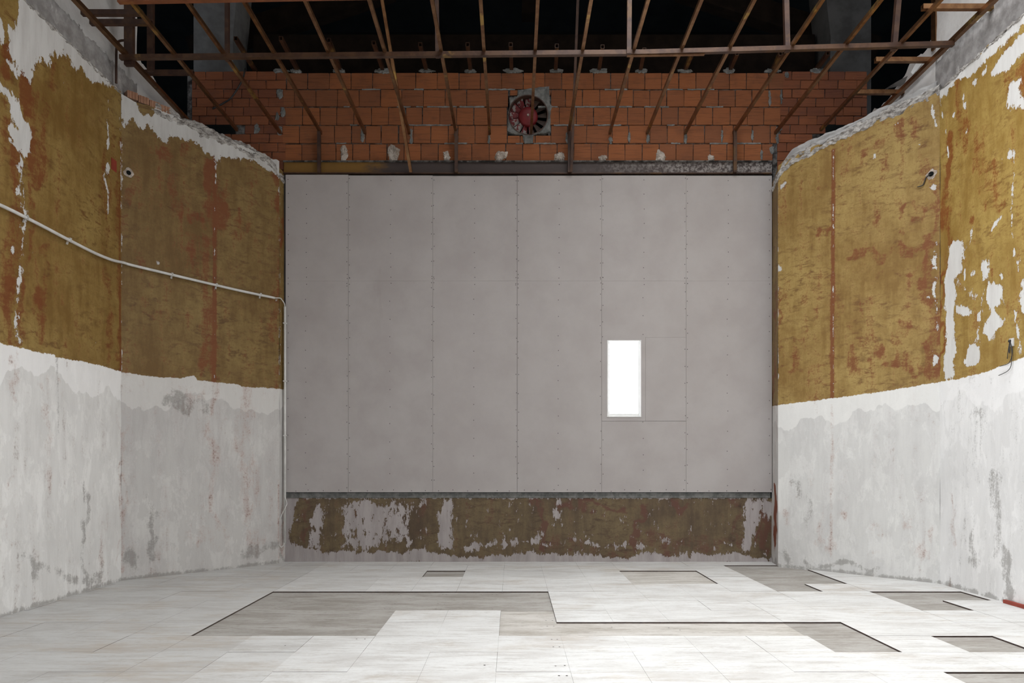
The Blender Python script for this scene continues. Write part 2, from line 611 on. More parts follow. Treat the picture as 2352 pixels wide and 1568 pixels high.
def mat_blade():
    n = NT('fan_blade_paint')
    sep = n.t.nodes.new('ShaderNodeSeparateXYZ')
    n.t.links.new(n.pos, sep.inputs[0])
    f = n.noise(16, 6, .6)
    col = n.mix(n.step(f, .50, .54), (.15, .016, .02), (.30, .275, .26))
    col = n.mix(n.step(n.wobble(sep.outputs[0], f, .25), .18, .34), col, (.075, .052, .042))
    return n.done(col, .55, .1)


M['blade'] = mat_blade()


def mat_glow(name, col, strength):
    n = NT(name)
    n.b.inputs['Emission Color'].default_value = (*col, 1)
    n.b.inputs['Emission Strength'].default_value = strength
    return n.done((.8, .8, .8), .5)


M['day_pane'] = mat_glow('frosted_daylit_pane', (.90, .965, 1.0), 20.0)
M['added_pane'] = mat_glow('added_glowing_pane', (.97, .985, 1.0), 2.0)  # glow for the added skylight and side window panes
M['frame'] = mat_plain('white_window_frame', (.78, .78, .77), (.72, .72, .71), 9, .5, 0, 0)

# ------------------------------------------------------------------ plan of the place (metres; floor joints are 0.5 m apart)
YB = 10.15                                    # face of the back wall
L1, L2, L3 = (-4.66, 8.52), (-3.26, 10.00), (-3.22, 10.17)
R1, R2, R3 = (4.96, 8.30), (3.61, 9.72), (3.68, 10.17)
LN0, RN0 = (-4.62, 3.2), (4.94, 3.2)          # nearest built points of the two painted side walls


# ------------------------------------------------------------------ floor: underboard with a 0.5 m grid of thin white boards, some missing
T = .013
floor = struct(box('floor', (-5.2, 3.3, -.12), (5.2, 10.5, -T - .004), M['sub']), 'bare grey underboard of the floor')
X0, R0, PITCH = .39, 7.80, .5
missing = set()
for k in range(-6, 0):
    for j in range(-4, 0):
        missing.add((k, j))
for c in ((-3, -4), (-2, -4), (-3, -3), (-2, -3)):
    missing.discard(c)
for k in range(0, 5): missing.add((k, -4))
missing |= {(4, -5), (-3, 2), (2, 1), (3, 1), (2, 2), (3, 2), (5, 1), (6, 1), (5, 2), (6, 2), (5, 3), (6, 3), (5, 0), (7, -1), (8, -1), (7, -2), (6, -5), (5, -7), (6, -7)}


def inside_room(x, y):
    if y > YB: return False
    if y > L1[1] and x < L1[0] + (y - L1[1]) * (L2[0] - L1[0]) / (L2[1] - L1[1]): return False
    if y > R1[1] and x > R1[0] + (y - R1[1]) * (R2[0] - R1[0]) / (R2[1] - R1[1]): return False
    return -4.75 < x < 5.05


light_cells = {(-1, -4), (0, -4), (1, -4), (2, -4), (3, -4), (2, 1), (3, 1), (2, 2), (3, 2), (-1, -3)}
for k in range(-11, 10):
    for j in range(-8, 5):
        if (k, j) in missing:
            if inside_room(X0 + (k + .5) * PITCH, R0 + (j + .3) * PITCH):
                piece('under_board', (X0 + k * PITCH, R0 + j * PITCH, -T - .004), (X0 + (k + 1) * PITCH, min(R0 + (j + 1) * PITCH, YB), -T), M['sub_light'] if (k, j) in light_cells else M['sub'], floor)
            continue
        xa, xb = X0 + k * PITCH, X0 + (k + 1) * PITCH
        ya, yb = R0 + j * PITCH, min(R0 + (j + 1) * PITCH, YB)
        if yb - ya < .05: continue
        if not any(inside_room(x, y) for x in (xa, (xa + xb) / 2, xb) for y in (ya, (ya + yb) / 2, yb)): continue
        g = .0003 if rnd.random() < .7 else .0009
        dz = rnd.uniform(-.0012, .0006)
        piece('floor_board', (xa + g, ya + g, -T - .004), (xb - g, yb - g, dz), M['tile_dirty_shaded'] if k < -6 or (k < -5 and j < -3) else M['tile_mid'] if k < -4 or j > 1 else M['tile'], floor, 0.0, 0, M['dark_edge'])
struct(box('floor_hall', (-5.2, -6.0, -.12), (5.2, 3.3, -.002), M['tile']), 'white painted floor of the hall in front')

# nail holes and dark pin marks in the floor
bm = bmesh.new()
for px, py in ((921, 1365), (916, 1362), (1017, 1362), (1025, 1362), (1093, 1361), (1105, 1362), (1131, 1362), (1141, 1362), (1006, 1383), (1021, 1384), (893, 1383), (907, 1383),
               (1001, 1395), (1013, 1395), (1131, 1395), (884, 1394), (896, 1394), (1254, 1421), (1269, 1421), (1257, 1434), (1272, 1434), (1405, 1436), (1536, 1438), (1562, 1443),
               (1267, 1468), (1280, 1468), (1271, 1485), (1285, 1485), (1276, 1529), (1297, 1528), (1284, 1551), (1302, 1551), (819, 1467), (838, 1467), (655, 1482), (770, 1456), (703, 1361), (669, 1381), (1113, 1527)):
    p = at_z(px, py, .0006)
    ring = [bm.verts.new((p.x + .008 * math.cos(a), p.y + .008 * math.sin(a), (-T if inside_room(p.x, p.y) and (math.floor((p.x - X0) / .5), math.floor((p.y - R0) / .5)) in missing else .0006) + .0004)) for a in [i * math.pi / 3 for i in range(6)]]
    bm.faces.new(ring)
nh = from_bm('nail_heads', bm, M['screw'], floor)
nh['kind'] = 'stuff'


# ------------------------------------------------------------------ painted plaster walls with stain maps fixed to the wall
def vnoise(x, seed, octaves=4):
    """1-D value noise"""
    out = np.zeros_like(x, dtype=float)
    amp, fr = 1.0, 1.0
    for o in range(octaves):
        r = np.random.RandomState(seed + o * 17)
        tab = r.uniform(-1, 1, 4096)
        xi = np.floor(x * fr).astype(int)
        t = x * fr - xi
        t = t * t * (3 - 2 * t)
        out += amp * (tab[xi % 4096] * (1 - t) + tab[(xi + 1) % 4096] * t)
        amp *= .5
        fr *= 2.0
    return out


class Wall:
    def __init__(self, A, B):
        self.A, self.B = np.array(A, float), np.array(B, float)
        self.L = float(np.linalg.norm(self.B - self.A))
        self.d = (self.B - self.A) / self.L

    def uv(self, px, py):
        a = (px - CX) / F                     # ray (a, 1) * t meets A + d * u
        m = np.array([[a, -self.d[0]], [1.0, -self.d[1]]])
        t, u = np.linalg.solve(m, self.A)
        return float(u), float(CAMH + t * (CY - py) / F)

    def uvs(self, pts):
        return [self.uv(*p) for p in pts]

    def xyz(self, u, v, off=0.0):
        n = np.array([-self.d[1], self.d[0]]) if self.flip else np.array([self.d[1], -self.d[0]])
        p = self.A + self.d * u + n * off
        return Vector((p[0], p[1], v))


def sd_poly(U, V, poly):
    px = np.array([p[0] for p in poly]); py = np.array([p[1] for p in poly])
    d = np.full(U.shape, 1e9)
    ins = np.zeros(U.shape, bool)
    n = len(poly)
    for i in range(n):
        x0, y0, x1, y1 = px[i], py[i], px[(i + 1) % n], py[(i + 1) % n]
        ex, ey = x1 - x0, y1 - y0
        t = np.clip(((U - x0) * ex + (V - y0) * ey) / (ex * ex + ey * ey + 1e-12), 0, 1)
        d = np.minimum(d, np.hypot(U - x0 - t * ex, V - y0 - t * ey))
        cr = ((y0 > V) != (y1 > V)) & (U < ex * (V - y0) / (ey if abs(ey) > 1e-12 else 1e-12) + x0)
        ins ^= cr
    return np.where(ins, -d, d)


def sd_line(U, V, pts):
    d = np.full(U.shape, 1e9)
    for (x0, y0), (x1, y1) in zip(pts, pts[1:]):
        ex, ey = x1 - x0, y1 - y0
        t = np.clip(((U - x0) * ex + (V - y0) * ey) / (ex * ex + ey * ey + 1e-12), 0, 1)
        d = np.minimum(d, np.hypot(U - x0 - t * ex, V - y0 - t * ey))
    return d


def stain(w, U, V, strokes, base, kind):
    """strokes: ('poly', amp, feather, pts) | ('line', amp, width, pts) | ('blob', amp, ru, rv, x, y), points as photo pixels lying on this wall"""
    out = np.full(U.shape, base, float)
    k = 1.0 if kind == 'rust' else .30 if kind == 'peel' else .7
    gain = 1.0 if kind == 'peel' else 1.35
    W0 = (U, V)
    Uw, Vw = (U + k * (.10 * vnoise(V * 3.1 + U * 1.3, 101, 4) + .06 * vnoise(U * 7.7 - V * 2.9, 103, 3)),
              V + k * (.13 * vnoise(U * 3.7 - V * 1.1, 105, 4) + .07 * vnoise(V * 6.9 + U * 3.3, 107, 3)))
    for s in strokes:
        U, V = W0 if (s[0] == 'line' and s[2] <= .055) or s[0] == 'raw' else (Uw, Vw)
        if s[0] == 'poly':
            a = np.clip(.5 - sd_poly(U, V, w.uvs(s[3])) / (s[2] * 1.7), 0, 1) * s[1]
        elif s[0] in ('line', 'raw'):
            a = np.clip(gain * (1 - sd_line(U, V, w.uvs(s[3])) / s[2]), 0, 1) * s[1]
        else:
            u0, v0 = w.uv(s[4], s[5])
            a = np.clip(1.3 - np.hypot((U - u0) / s[2], (V - v0) / s[3]), 0, 1) * s[1]
        out = np.maximum(out, a) if s[1] > 0 else np.minimum(out, base + 1 + a)
    return out


def make_wall(name, A, B, top, mat, maps, low_pts=None, res=.016, z0=-.02, flip=False, label=None, rag=.02, seed=3, relief=.004, lowbase=None):
    """top: heights at the two ends; maps: dict attribute -> (strokes, base)"""
    w = Wall(A, B)
    w.flip = flip
    nu, nv = max(2, int(w.L / res)), int((max(top) - z0) / res)
    u = np.linspace(0, w.L, nu + 1)
    topu = top[0] + (top[1] - top[0]) * u / w.L + vnoise(u * 6, seed, 5) * rag
    v = np.linspace(z0, max(top) + .06, nv + 1)
    U, V = np.meshgrid(u, v, indexing='ij')
    V = np.minimum(V, topu[:, None])
    nrm = np.array([-w.d[1], w.d[0]]) if flip else np.array([w.d[1], -w.d[0]])
    lump = (vnoise(U * 1.7 + V * .9, seed + 5, 3) + vnoise(V * 1.9 - U * .7, seed + 9, 3)) * relief
    X = w.A[0] + w.d[0] * U + nrm[0] * lump
    Y = w.A[1] + w.d[1] * U + nrm[1] * lump
    co = np.stack([X, Y, V], -1).reshape(-1, 3)
    idx = np.arange((nu + 1) * (nv + 1)).reshape(nu + 1, nv + 1)
    q = np.stack([idx[:-1, :-1], idx[1:, :-1], idx[1:, 1:], idx[:-1, 1:]], -1).reshape(-1, 4)
    keep = (V[:-1, 1:] - V[:-1, :-1] > 1e-5).reshape(-1) | (V[1:, 1:] - V[1:, :-1] > 1e-5).reshape(-1)
    q = q[keep]
    if flip:
        q = q[:, ::-1]
    me = bpy.data.meshes.new(name)
    me.vertices.add(len(co))
    me.vertices.foreach_set('co', co.ravel())
    me.loops.add(len(q) * 4)
    me.loops.foreach_set('vertex_index', q.ravel())
    me.polygons.add(len(q))
    me.polygons.foreach_set('loop_start', np.arange(len(q)) * 4)
    me.update(calc_edges=True)
    me.polygons.foreach_set('use_smooth', np.ones(len(q), bool))

    def put(nm, arr):
        at = me.attributes.new(nm, 'FLOAT', 'POINT')
        at.data.foreach_set('value', np.ascontiguousarray(arr, dtype=np.float32).ravel())
    for nm in ('peel', 'rust', 'pink', 'grime'):
        st, base = maps.get(nm, ((), 0.0))
        put(nm, stain(w, U, V, st, base, nm) * {'rust': 1.12, 'pink': 1.05, 'grime': 1.08, 'peel': 1.0}[nm])
    if low_pts:
        lp = np.array(w.uvs(low_pts))
        o = np.argsort(lp[:, 0])
        line = np.interp(U, lp[o, 0], lp[o, 1])
        put('low', line - V)
    elif lowbase is not None:
        put('low', lowbase - V)
    else:
        put('low', np.full(U.shape, -5.0))
    ob = link(name, me, mat)
    struct(ob, label)
    ob.data.update()
    return ob, w


def base_grime(w, extra=()):
    return [('line', .62, .16, [w.uv_px(0), w.uv_px(w.L)])] + list(extra)


def floor_px(p):
    return (CX + p[0] / p[1] * F, CY + (CAMH - .02) / p[1] * F)


# left, near
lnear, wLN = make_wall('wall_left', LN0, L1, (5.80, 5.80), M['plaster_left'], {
    'peel': ([
        ('poly', 1, .10, [(35, 0), (41, 30), (41, 55), (28, 75), (22, 68), (14, 60), (20, 95), (24, 110), (22, 130), (28, 145), (40, 160), (20, 155), (30, 185), (44, 200), (48, 172), (60, 170), (70, 185), (76, 165), (80, 140), (92, 122), (105, 135), (118, 108), (130, 132), (142, 104), (160, 130), (172, 165), (186, 150), (200, 178), (213, 188), (228, 192), (246, 200), (262, 206), (285, 216), (285, 180), (40, -40)]),
        ('poly', 1, .09, [(-20, 195), (0, 207), (16, 218), (22, 229), (45, 232), (48, 250), (54, 271), (64, 286), (73, 314), (68, 343), (54, 354), (43, 343), (36, 336), (25, 325), (32, 314), (18, 296), (36, 293), (21, 264), (14, 232), (0, 221), (-20, 215)]),
        ('poly', 1, .07, [(-30, 0), (2, 45), (10, 80), (8, 110), (-10, 90), (-40, 60)]),
        ('line', .50, .11, [(48, 350), (48, 400), (42, 440), (52, 480), (54, 500), (46, 560), (44, 640), (44, 780)]),
        ('line', .54, .10, [(52, 430), (54, 505)]),
        ('line', .54, .07, [(247, 225), (247, 275), (246, 330), (246, 350)]),
        ('line', .55, .07, [(246, 380), (240, 415), (246, 440), (246, 495)]),
        ('blob', .62, .06, .10, 40, 385), ('blob', .64, .06, .09, 38, 430), ('blob', .66, .07, .13, 45, 630), ('blob', .62, .07, .13, 45, 730), ('blob', .6, .05, .07, 30, 560),
        ('line', .53, .03, [(273, 215), (276, 300), (277, 480)]),
    ], .11),
    'rust': ([
        ('line', .74, .22, [(62, 175), (70, 260), (80, 380)]), ('line', .62, .18, [(110, 110), (95, 260), (100, 390)]), ('line', .70, .20, [(20, 160), (25, 210)]),
        ('line', .68, .24, [(30, 330), (25, 520), (35, 780)]), ('line', .62, .12, [(62, 360), (68, 790)]), ('line', .66, .13, [(268, 330), (272, 600), (270, 850)]), ('line', .60, .14, [(240, 380), (240, 560), (245, 830)]),
        ('line', .80, .05, [(274, 420), (276, 850)]), ('line', .62, .12, [(100, 560), (105, 780)]), ('blob', .85, .10, .18, 27, 610), ('blob', .8, .14, .2, 95, 690),
    ], .385),
    'pink': ([('line', .62, .10, [(28, 800), (30, 930)]), ('line', .58, .07, [(28, 1110), (30, 1180), (28, 1250)]), ('line', .55, .12, [(105, 880), (110, 1120)]), ('line', .60, .07, [(272, 900), (274, 1150), (276, 1320)]), ('blob', .66, .09, .14, 88, 888), ('blob', .8, .05, .1, 130, 895), ('line', .5, .2, [(240, 1180), (240, 1330)])], .28),
    'grime': ([('line', .60, .05, [(132, 820), (134, 990)]), ('line', .58, .10, [(195, 1110), (195, 1240), (200, 1330)]), ('line', .56, .14, [(50, 1300), (160, 1330), (240, 1300)]), ('raw', .70, .09, [(-80, 1448), (0, 1421), (277, 1334)])], .22),
}, [(-200, 745), (-60, 770), (0, 787), (40, 797), (90, 808), (126, 815), (128, 820), (200, 832), (240, 842), (277, 853)], flip=False, label='painted left side wall, ochre above and whitewashed below', seed=3)

# left, angled
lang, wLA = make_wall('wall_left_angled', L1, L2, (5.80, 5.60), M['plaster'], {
    'peel': ([
        ('poly', 1, .10, [(270, 190), (281, 285), (300, 268), (312, 280), (325, 300), (340, 285), (355, 300), (380, 315), (400, 308), (425, 325), (440, 318), (470, 345), (495, 360), (498, 390), (510, 358), (560, 374), (590, 380), (620, 395), (640, 408), (650, 435), (660, 400), (655, 340), (500, 270)]),
        ('line', .60, .03, [(496, 345), (496, 420)]), ('line', .56, .022, [(642, 395), (642, 885)]), ('blob', .62, .04, .06, 636, 690), ('blob', .6, .04, .1, 640, 435), ('blob', .6, .04, .05, 362, 600), ('blob', .64, .05, .05, 297, 402),
        ('line', .44, .03, [(493, 440), (493, 870)]), ('line', .54, .03, [(279, 260), (279, 850)]),
        ('blob', -1.2, .12, .12, 335, 250),
    ], .04),
    'rust': ([
        ('line', .95, .05, [(493, 345), (493, 600), (492, 880)]), ('line', .78, .22, [(480, 385), (485, 520)]), ('line', .60, .25, [(460, 560), (480, 860)]), ('line', .72, .16, [(640, 395), (645, 520)]), ('line', .55, .16, [(640, 540), (645, 880)]),
        ('blob', .66, .18, .22, 450, 500), ('blob', .60, .3, .3, 550, 520), ('blob', .62, .2, .2, 430, 330), ('line', .52, .25, [(320, 700), (420, 760)]), ('line', .54, .2, [(300, 440), (320, 600)]), ('blob', .62, .2, .2, 620, 780), ('line', .56, .2, [(380, 320), (400, 480)]),
    ], .385),
    'pink': ([('line', .66, .12, [(495, 880), (495, 1000), (500, 1240)]), ('line', .60, .30, [(560, 900), (575, 1100), (580, 1270)]), ('line', .66, .06, [(282, 1000), (280, 1180), (282, 1330)]), ('line', .8, .035, [(276, 1140), (277, 1240)]), ('blob', .72, .08, .12, 455, 1265), ('blob', .70, .1, .14, 600, 1260), ('blob', .7, .05, .1, 572, 1150), ('blob', .62, .2, .25, 460, 930), ('line', .5, .25, [(420, 1230), (520, 1270)]), ('line', .72, .04, [(640, 1100), (642, 1280)])], .33),
    'grime': ([('line', .58, .14, [(395, 935), (480, 938)]), ('line', .55, .09, [(335, 1160), (340, 1300)]), ('raw', .72, .09, [(277, 1336), (643, 1292)]), ('blob', .62, .12, .12, 300, 1300), ('line', .6, .16, [(560, 1285), (640, 1275)])], .20),
}, [(260, 850), (277, 855), (330, 862), (370, 866), (408, 867), (410, 869), (449, 862), (452, 872), (480, 876), (520, 880), (548, 882), (556, 888), (600, 890), (660, 894)], flip=False, label='angled left wall panel with conduit, ochre over whitewash', seed=11)

# the short return between the angled wall and the board wall
lret, wLR = make_wall('wall_left_return', L2, L3, (5.55, 5.50), M['plaster'], {'peel': ([('line', .54, .02, [(643, 400), (643, 890)])], .05), 'rust': ([('line', .75, .12, [(650, 430), (650, 560)])], .36), 'pink': ([('line', .8, .08, [(648, 1160), (648, 1280)])], .3), 'grime': ([('line', .7, .08, [(640, 1290), (657, 1288)])], .2)},
                      [(640, 893), (660, 895)], res=.02, flip=False, label='narrow return beside the left end of the board wall', seed=21)

# right, angled (built from the corner at the board wall outwards so its face looks into the room)
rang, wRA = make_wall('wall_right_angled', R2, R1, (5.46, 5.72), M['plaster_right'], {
    'peel': ([
        ('blob', .66, .05, .07, 1795, 428), ('blob', .66, .06, .06, 1793, 608), ('line', .52, .02, [(1787, 400), (1787, 930)]), ('line', .50, .025, [(1914, 345), (1914, 900)]),
        ('blob', .68, .06, .05, 2143, 425), ('blob', .6, .06, .07, 2140, 395), ('line', .52, .06, [(2152, 560), (2150, 760)]), ('blob', .68, .05, .1, 2147, 822), ('blob', .6, .05, .05, 2145, 720), ('blob', .6, .05, .05, 2133, 690),
        ('line', .56, .05, [(2140, 240), (2150, 290)]), ('blob', .58, .04, .05, 2010, 365), ('blob', .58, .05, .03, 2055, 295), ('blob', .56, .04, .04, 2115, 330), ('line', .56, .03, [(1800, 385), (1900, 335)]),
    ], .05),
    'rust': ([
        ('line', 1.0, .045, [(1914, 345), (1913, 600), (1911, 915)]), ('blob', .95, .10, .09, 1900, 520), ('line', .58, .12, [(1900, 640), (1905, 900)]), ('line', .60, .16, [(1960, 730), (1962, 870)]), ('blob', .80, .14, .16, 2012, 800),
        ('line', .66, .14, [(1960, 600), (2050, 580), (2150, 530)]), ('line', .72, .12, [(2080, 560), (2150, 545)]), ('line', .60, .12, [(2040, 630), (2150, 590)]), ('blob', .82, .11, .1, 2075, 487), ('line', .66, .13, [(2090, 480), (2150, 450)]), ('line', .74, .18, [(2140, 700), (2140, 860)]), ('line', .64, .14, [(2050, 830), (2110, 890)]), ('line', .56, .18, [(2060, 740), (2070, 780)]),
        ('blob', .60, .18, .14, 2030, 400), ('line', .60, .14, [(2000, 520), (1990, 540)]), ('line', .66, .10, [(2152, 500), (2152, 860)]), ('line', .6, .16, [(1990, 360), (2120, 290)]), ('line', .62, .06, [(1788, 640), (1788, 930)]), ('line', .62, .14, [(1825, 800), (1822, 850)]), ('blob', .6, .16, .08, 1880, 870), ('line', .56, .12, [(1870, 420), (1905, 420)]), ('line', .58, .16, [(2120, 350), (2150, 480)]),
    ], .39),
    'pink': ([('line', .66, .05, [(1912, 930), (1910, 1150), (1910, 1280)]), ('blob', .72, .12, .14, 1903, 1255), ('blob', .7, .07, .14, 1932, 1190), ('blob', .62, .2, .2, 2015, 1225), ('blob', .66, .16, .22, 2110, 1280), ('blob', .62, .14, .16, 2100, 1210), ('line', .6, .05, [(1992, 1272), (2018, 1265)]), ('blob', .66, .08, .1, 1888, 1130), ('blob', .6, .12, .2, 1800, 1210), ('blob', .66, .05, .2, 2155, 1230), ('line', .5, .1, [(1880, 1080), (1880, 1250)])], .24),
    'grime': ([('raw', .74, .08, [(1787, 1300), (1900, 1312), (2158, 1340)]), ('blob', .64, .16, .1, 1800, 1285), ('line', .42, .2, [(1840, 1130), (1845, 1200)]), ('line', .66, .08, [(1850, 1298), (2000, 1315)])], .14),
}, [(1765, 931), (1800, 929), (1850, 922), (1913, 914), (2000, 903), (2100, 887), (2170, 875)], flip=False, label='angled right wall panel with a red seam, ochre over whitewash', seed=31)

rret, wRR = make_wall('wall_right_return', R3, R2, (5.36, 5.42), M['plaster'], {'peel': ([], .05), 'rust': ([('line', .7, .1, [(1780, 640), (1780, 900)])], .40), 'pink': ([('line', 1.6, .14, [(1779, 1140), (1779, 1250)]), ('line', .6, .1, [(1780, 940), (1780, 1120)])], .3), 'grime': ([('line', .8, .08, [(1770, 1290), (1787, 1300)])], .2)},
                      [(1765, 932), (1790, 931)], res=.02, flip=False, label='narrow return beside the right end of the board wall', seed=41)

# right, near
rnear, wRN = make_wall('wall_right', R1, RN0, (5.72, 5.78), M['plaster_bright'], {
    'peel': ([
        ('poly', 1, .07, [(2191, 544), (2209, 547), (2207, 596), (2205, 624), (2191, 645), (2193, 680), (2193, 866), (2172, 872), (2170, 744), (2168, 645), (2173, 589), (2177, 565)]),
        ('poly', 1, .07, [(2266, 660), (2305, 663), (2303, 690), (2284, 715), (2296, 737), (2305, 741), (2290, 765), (2275, 790), (2258, 778), (2268, 750), (2276, 728), (2262, 700)]),
        ('poly', 1, .06, [(2223, 800), (2250, 805), (2248, 842), (2220, 850), (2208, 835)]),
        ('poly', 1, .08, [(2277, 166), (2302, 123), (2331, 95), (2360, 80), (2360, 120), (2317, 160), (2291, 172)]),
        ('poly', 1, .08, [(2317, 195), (2343, 190), (2340, 230), (2356, 262), (2325, 252), (2308, 244)]),
        ('poly', 1, .08, [(2140, 200), (2360, 28), (2360, 62), (2250, 145), (2165, 222)]),
        ('poly', 1, .08, [(2340, 645), (2360, 640), (2360, 715), (2342, 710)]),
        ('poly', 1, .07, [(2194, 700), (2212, 705), (2232, 722), (2222, 735), (2198, 725)]),
        ('blob', .80, .08, .16, 2257, 625), ('line', .70, .06, [(2278, 535), (2304, 500)]), ('line', .60, .07, [(2238, 520), (2225, 560)]), ('line', .66, .05, [(2254, 700), (2262, 660)]), ('line', .6, .05, [(2216, 590), (2216, 640)]), ('blob', .62, .06, .06, 2230, 632), ('blob', .6, .05, .05, 2297, 642),
        ('blob', .60, .05, .1, 2214, 215), ('blob', .60, .05, .08, 2218, 230), ('blob', .6, .04, .06, 2190, 265), ('blob', .6, .04, .06, 2215, 295), ('line', .60, .04, [(2160, 230), (2166, 270)]), ('line', .58, .04, [(2173, 300), (2178, 360)]), ('line', .54, .06, [(2320, 350), (2335, 640)]), ('blob', .62, .06, .1, 2312, 365), ('line', .55, .1, [(2330, 720), (2350, 800)]), ('blob', .62, .06, .08, 2240, 180), ('blob', .6, .06, .1, 2262, 160),
        ('line', .54, .02, [(2157, 230), (2157, 870)]), ('line', .52, .14, [(2190, 640), (2250, 700), (2240, 830)]),
    ], .15),
    'rust': ([('line', .80, .16, [(2178, 330), (2180, 540)]), ('line', .80, .07, [(2163, 560), (2164, 870)]), ('line', .62, .2, [(2200, 200), (2210, 320)]), ('line', .72, .16, [(2345, 170), (2345, 260)]), ('line', .58, .2, [(2310, 100), (2335, 260)]), ('blob', .66, .12, .1, 2245, 500), ('line', .6, .06, [(2275, 380), (2277, 440)]), ('line', .5, .3, [(2230, 330), (2300, 480)])], .36),
    'pink': ([('line', .52, .08, [(2180, 1150), (2185, 1260)]), ('blob', .7, .05, .1, 2180, 1345)], .12),
    'grime': ([('raw', .74, .09, [(2158, 1340), (2240, 1363), (2352, 1397)]), ('line', .52, .14, [(2290, 1080), (2300, 1200), (2285, 1290)]), ('line', .48, .14, [(2230, 1200), (2235, 1290)]), ('line', .62, .12, [(2300, 1290), (2310, 1370)]), ('line', .40, .3, [(2260, 960), (2250, 1100)])], .24),
}, [(2150, 878), (2170, 874), (2200, 870), (2240, 860), (2270, 852), (2305, 838), (2330, 829), (2352, 820), (2500, 780)], flip=False, label='painted right side wall, flaking ochre above and whitewash below', seed=51)


def core(name, parent, A, B, thick, top, side):
    """solid masonry behind a plaster face"""
    A, B = Vector((*A, 0)), Vector((*B, 0))
    d = (B - A).normalized()
    n = Vector((-d.y, d.x, 0)) * side
    bm = bmesh.new()
    v = [bm.verts.new(p + Vector((0, 0, z))) for z in (-.02, top) for p in (A + n * .012, B + n * .012, B + n * thick, A + n * thick)]
    for f in ((0, 3, 2, 1), (4, 5, 6, 7), (0, 1, 5, 4), (1, 2, 6, 5), (2, 3, 7, 6), (3, 0, 4, 7)):
        bm.faces.new([v[i] for i in f])
    return from_bm(name, bm, M['mortar'], parent)


core('masonry_core', lang, L1, L2, .14, 5.56, 1)
core('masonry_core', rang, R2, R1, .14, 5.42, 1)


# broken top edges of the plaster walls: lumpy rubble ridge along the top
def ridge(name, parent, A, B, z0, z1, depth, height, mat, seed, off=0.0, rough=.018, res=.022, droop=None):
    A, B = Vector((*A, 0)), Vector((*B, 0))
    L = (B - A).length
    d = (B - A) / L
    n = Vector((d.y, -d.x, 0))                # towards the room
    nu = int(L / res)
    prof = [(-.9, -.55), (-.1, -.75), (.25, -.6), (.40, -.30), (.22, -.02), (.32, .22), (.12, .50), (-.2, .62), (-.6, .5), (-.95, .3)]
    r = np.random.RandomState(seed)
    bm = bmesh.new()
    rows = []
    us = np.linspace(0, L, nu + 1)
    big = vnoise(us * 5, seed, 4)
    for i, u in enumerate(us):
        zc = z0 + (z1 - z0) * u / L
        if droop:
            zc -= droop(u / L)
        row = []
        for k, (a, b) in enumerate(prof):
            nz = vnoise(np.array([u * 14 + k * 31.7]), seed + 3, 4)[0]
            nn = vnoise(np.array([u * 17 + k * 57.3]), seed + 8, 4)[0]
            p = A + d * u + n * (off + a * depth * .5 + nn * rough) + Vector((0, 0, zc + b * height * (1 + .35 * big[i]) + nz * rough * 1.2))
            row.append(bm.verts.new(p))
        rows.append(row)
    K = len(prof)
    for a, b in zip(rows, rows[1:]):
        for k in range(K):
            bm.faces.new((a[k], a[(k + 1) % K], b[(k + 1) % K], b[k]))
    bm.faces.new(rows[0])
    bm.faces.new(rows[-1])
    return from_bm(name, bm, mat, parent)


def lerp(a, b, t):
    return (a[0] + (b[0] - a[0]) * t, a[1] + (b[1] - a[1]) * t)


ridge('broken_edge', lang, lerp(L1, L2, .17), L2, 5.77, 5.58, .13, .10, M['broken'], 5, -.015, droop=lambda t: .16 * max(0, (t - .86) / .14) ** 2)
ridge('broken_edge', rang, R2, R1, 5.43, 5.74, .13, .10, M['broken'], 6, -.01, droop=lambda t: .14 * max(0, (.10 - t) / .10) ** 2)
ridge('cement_cap', rang, R2, lerp(R2, R1, .97), 5.565, 5.83, .18, .12, M['cement_cap'], 8, -.12, .006, droop=lambda t: .18 * max(0, (.12 - t) / .12) ** 2)
ridge('broken_edge', lret, L2, L3, 5.44, 5.38, .10, .10, M['broken'], 12, -.01)
ridge('broken_edge', rret, R3, R2, 5.25, 5.33, .10, .10, M['broken'], 13, -.01)
ridge('broken_edge', lnear, LN0, L1, 5.80, 5.80, .05, .035, M['broken'], 15, -.005, .010)
ridge('broken_edge', rnear, R1, RN0, 5.73, 5.78, .05, .04, M['broken'], 16, -.005, .010)

# a course of hollow terracotta bricks left standing on the left angled wall
for i in range(4):
    a, b = lerp(L1, L2, .035 + i * .062), lerp(L1, L2, .035 + i * .062 + .058)
    bm = bmesh.new()
    d = Vector((b[0] - a[0], b[1] - a[1], 0)).normalized()
    n = Vector((-d.y, d.x, 0))
    zt = 5.83 - i * .012
    bm_bar(bm, Vector((*a, zt)) + n * .06, Vector((*b, zt)) + n * .06, .11, .085)
    for k in range(3):
        p = Vector((*a, zt)) + d * (.02 + k * .035)
        bm_bar(bm, p + n * .001 - Vector((0, 0, .04)), p + n * .001 + Vector((0, 0, .04)), .014, .012)
    from_bm('hollow_brick', bm, M['terracotta'], lang)

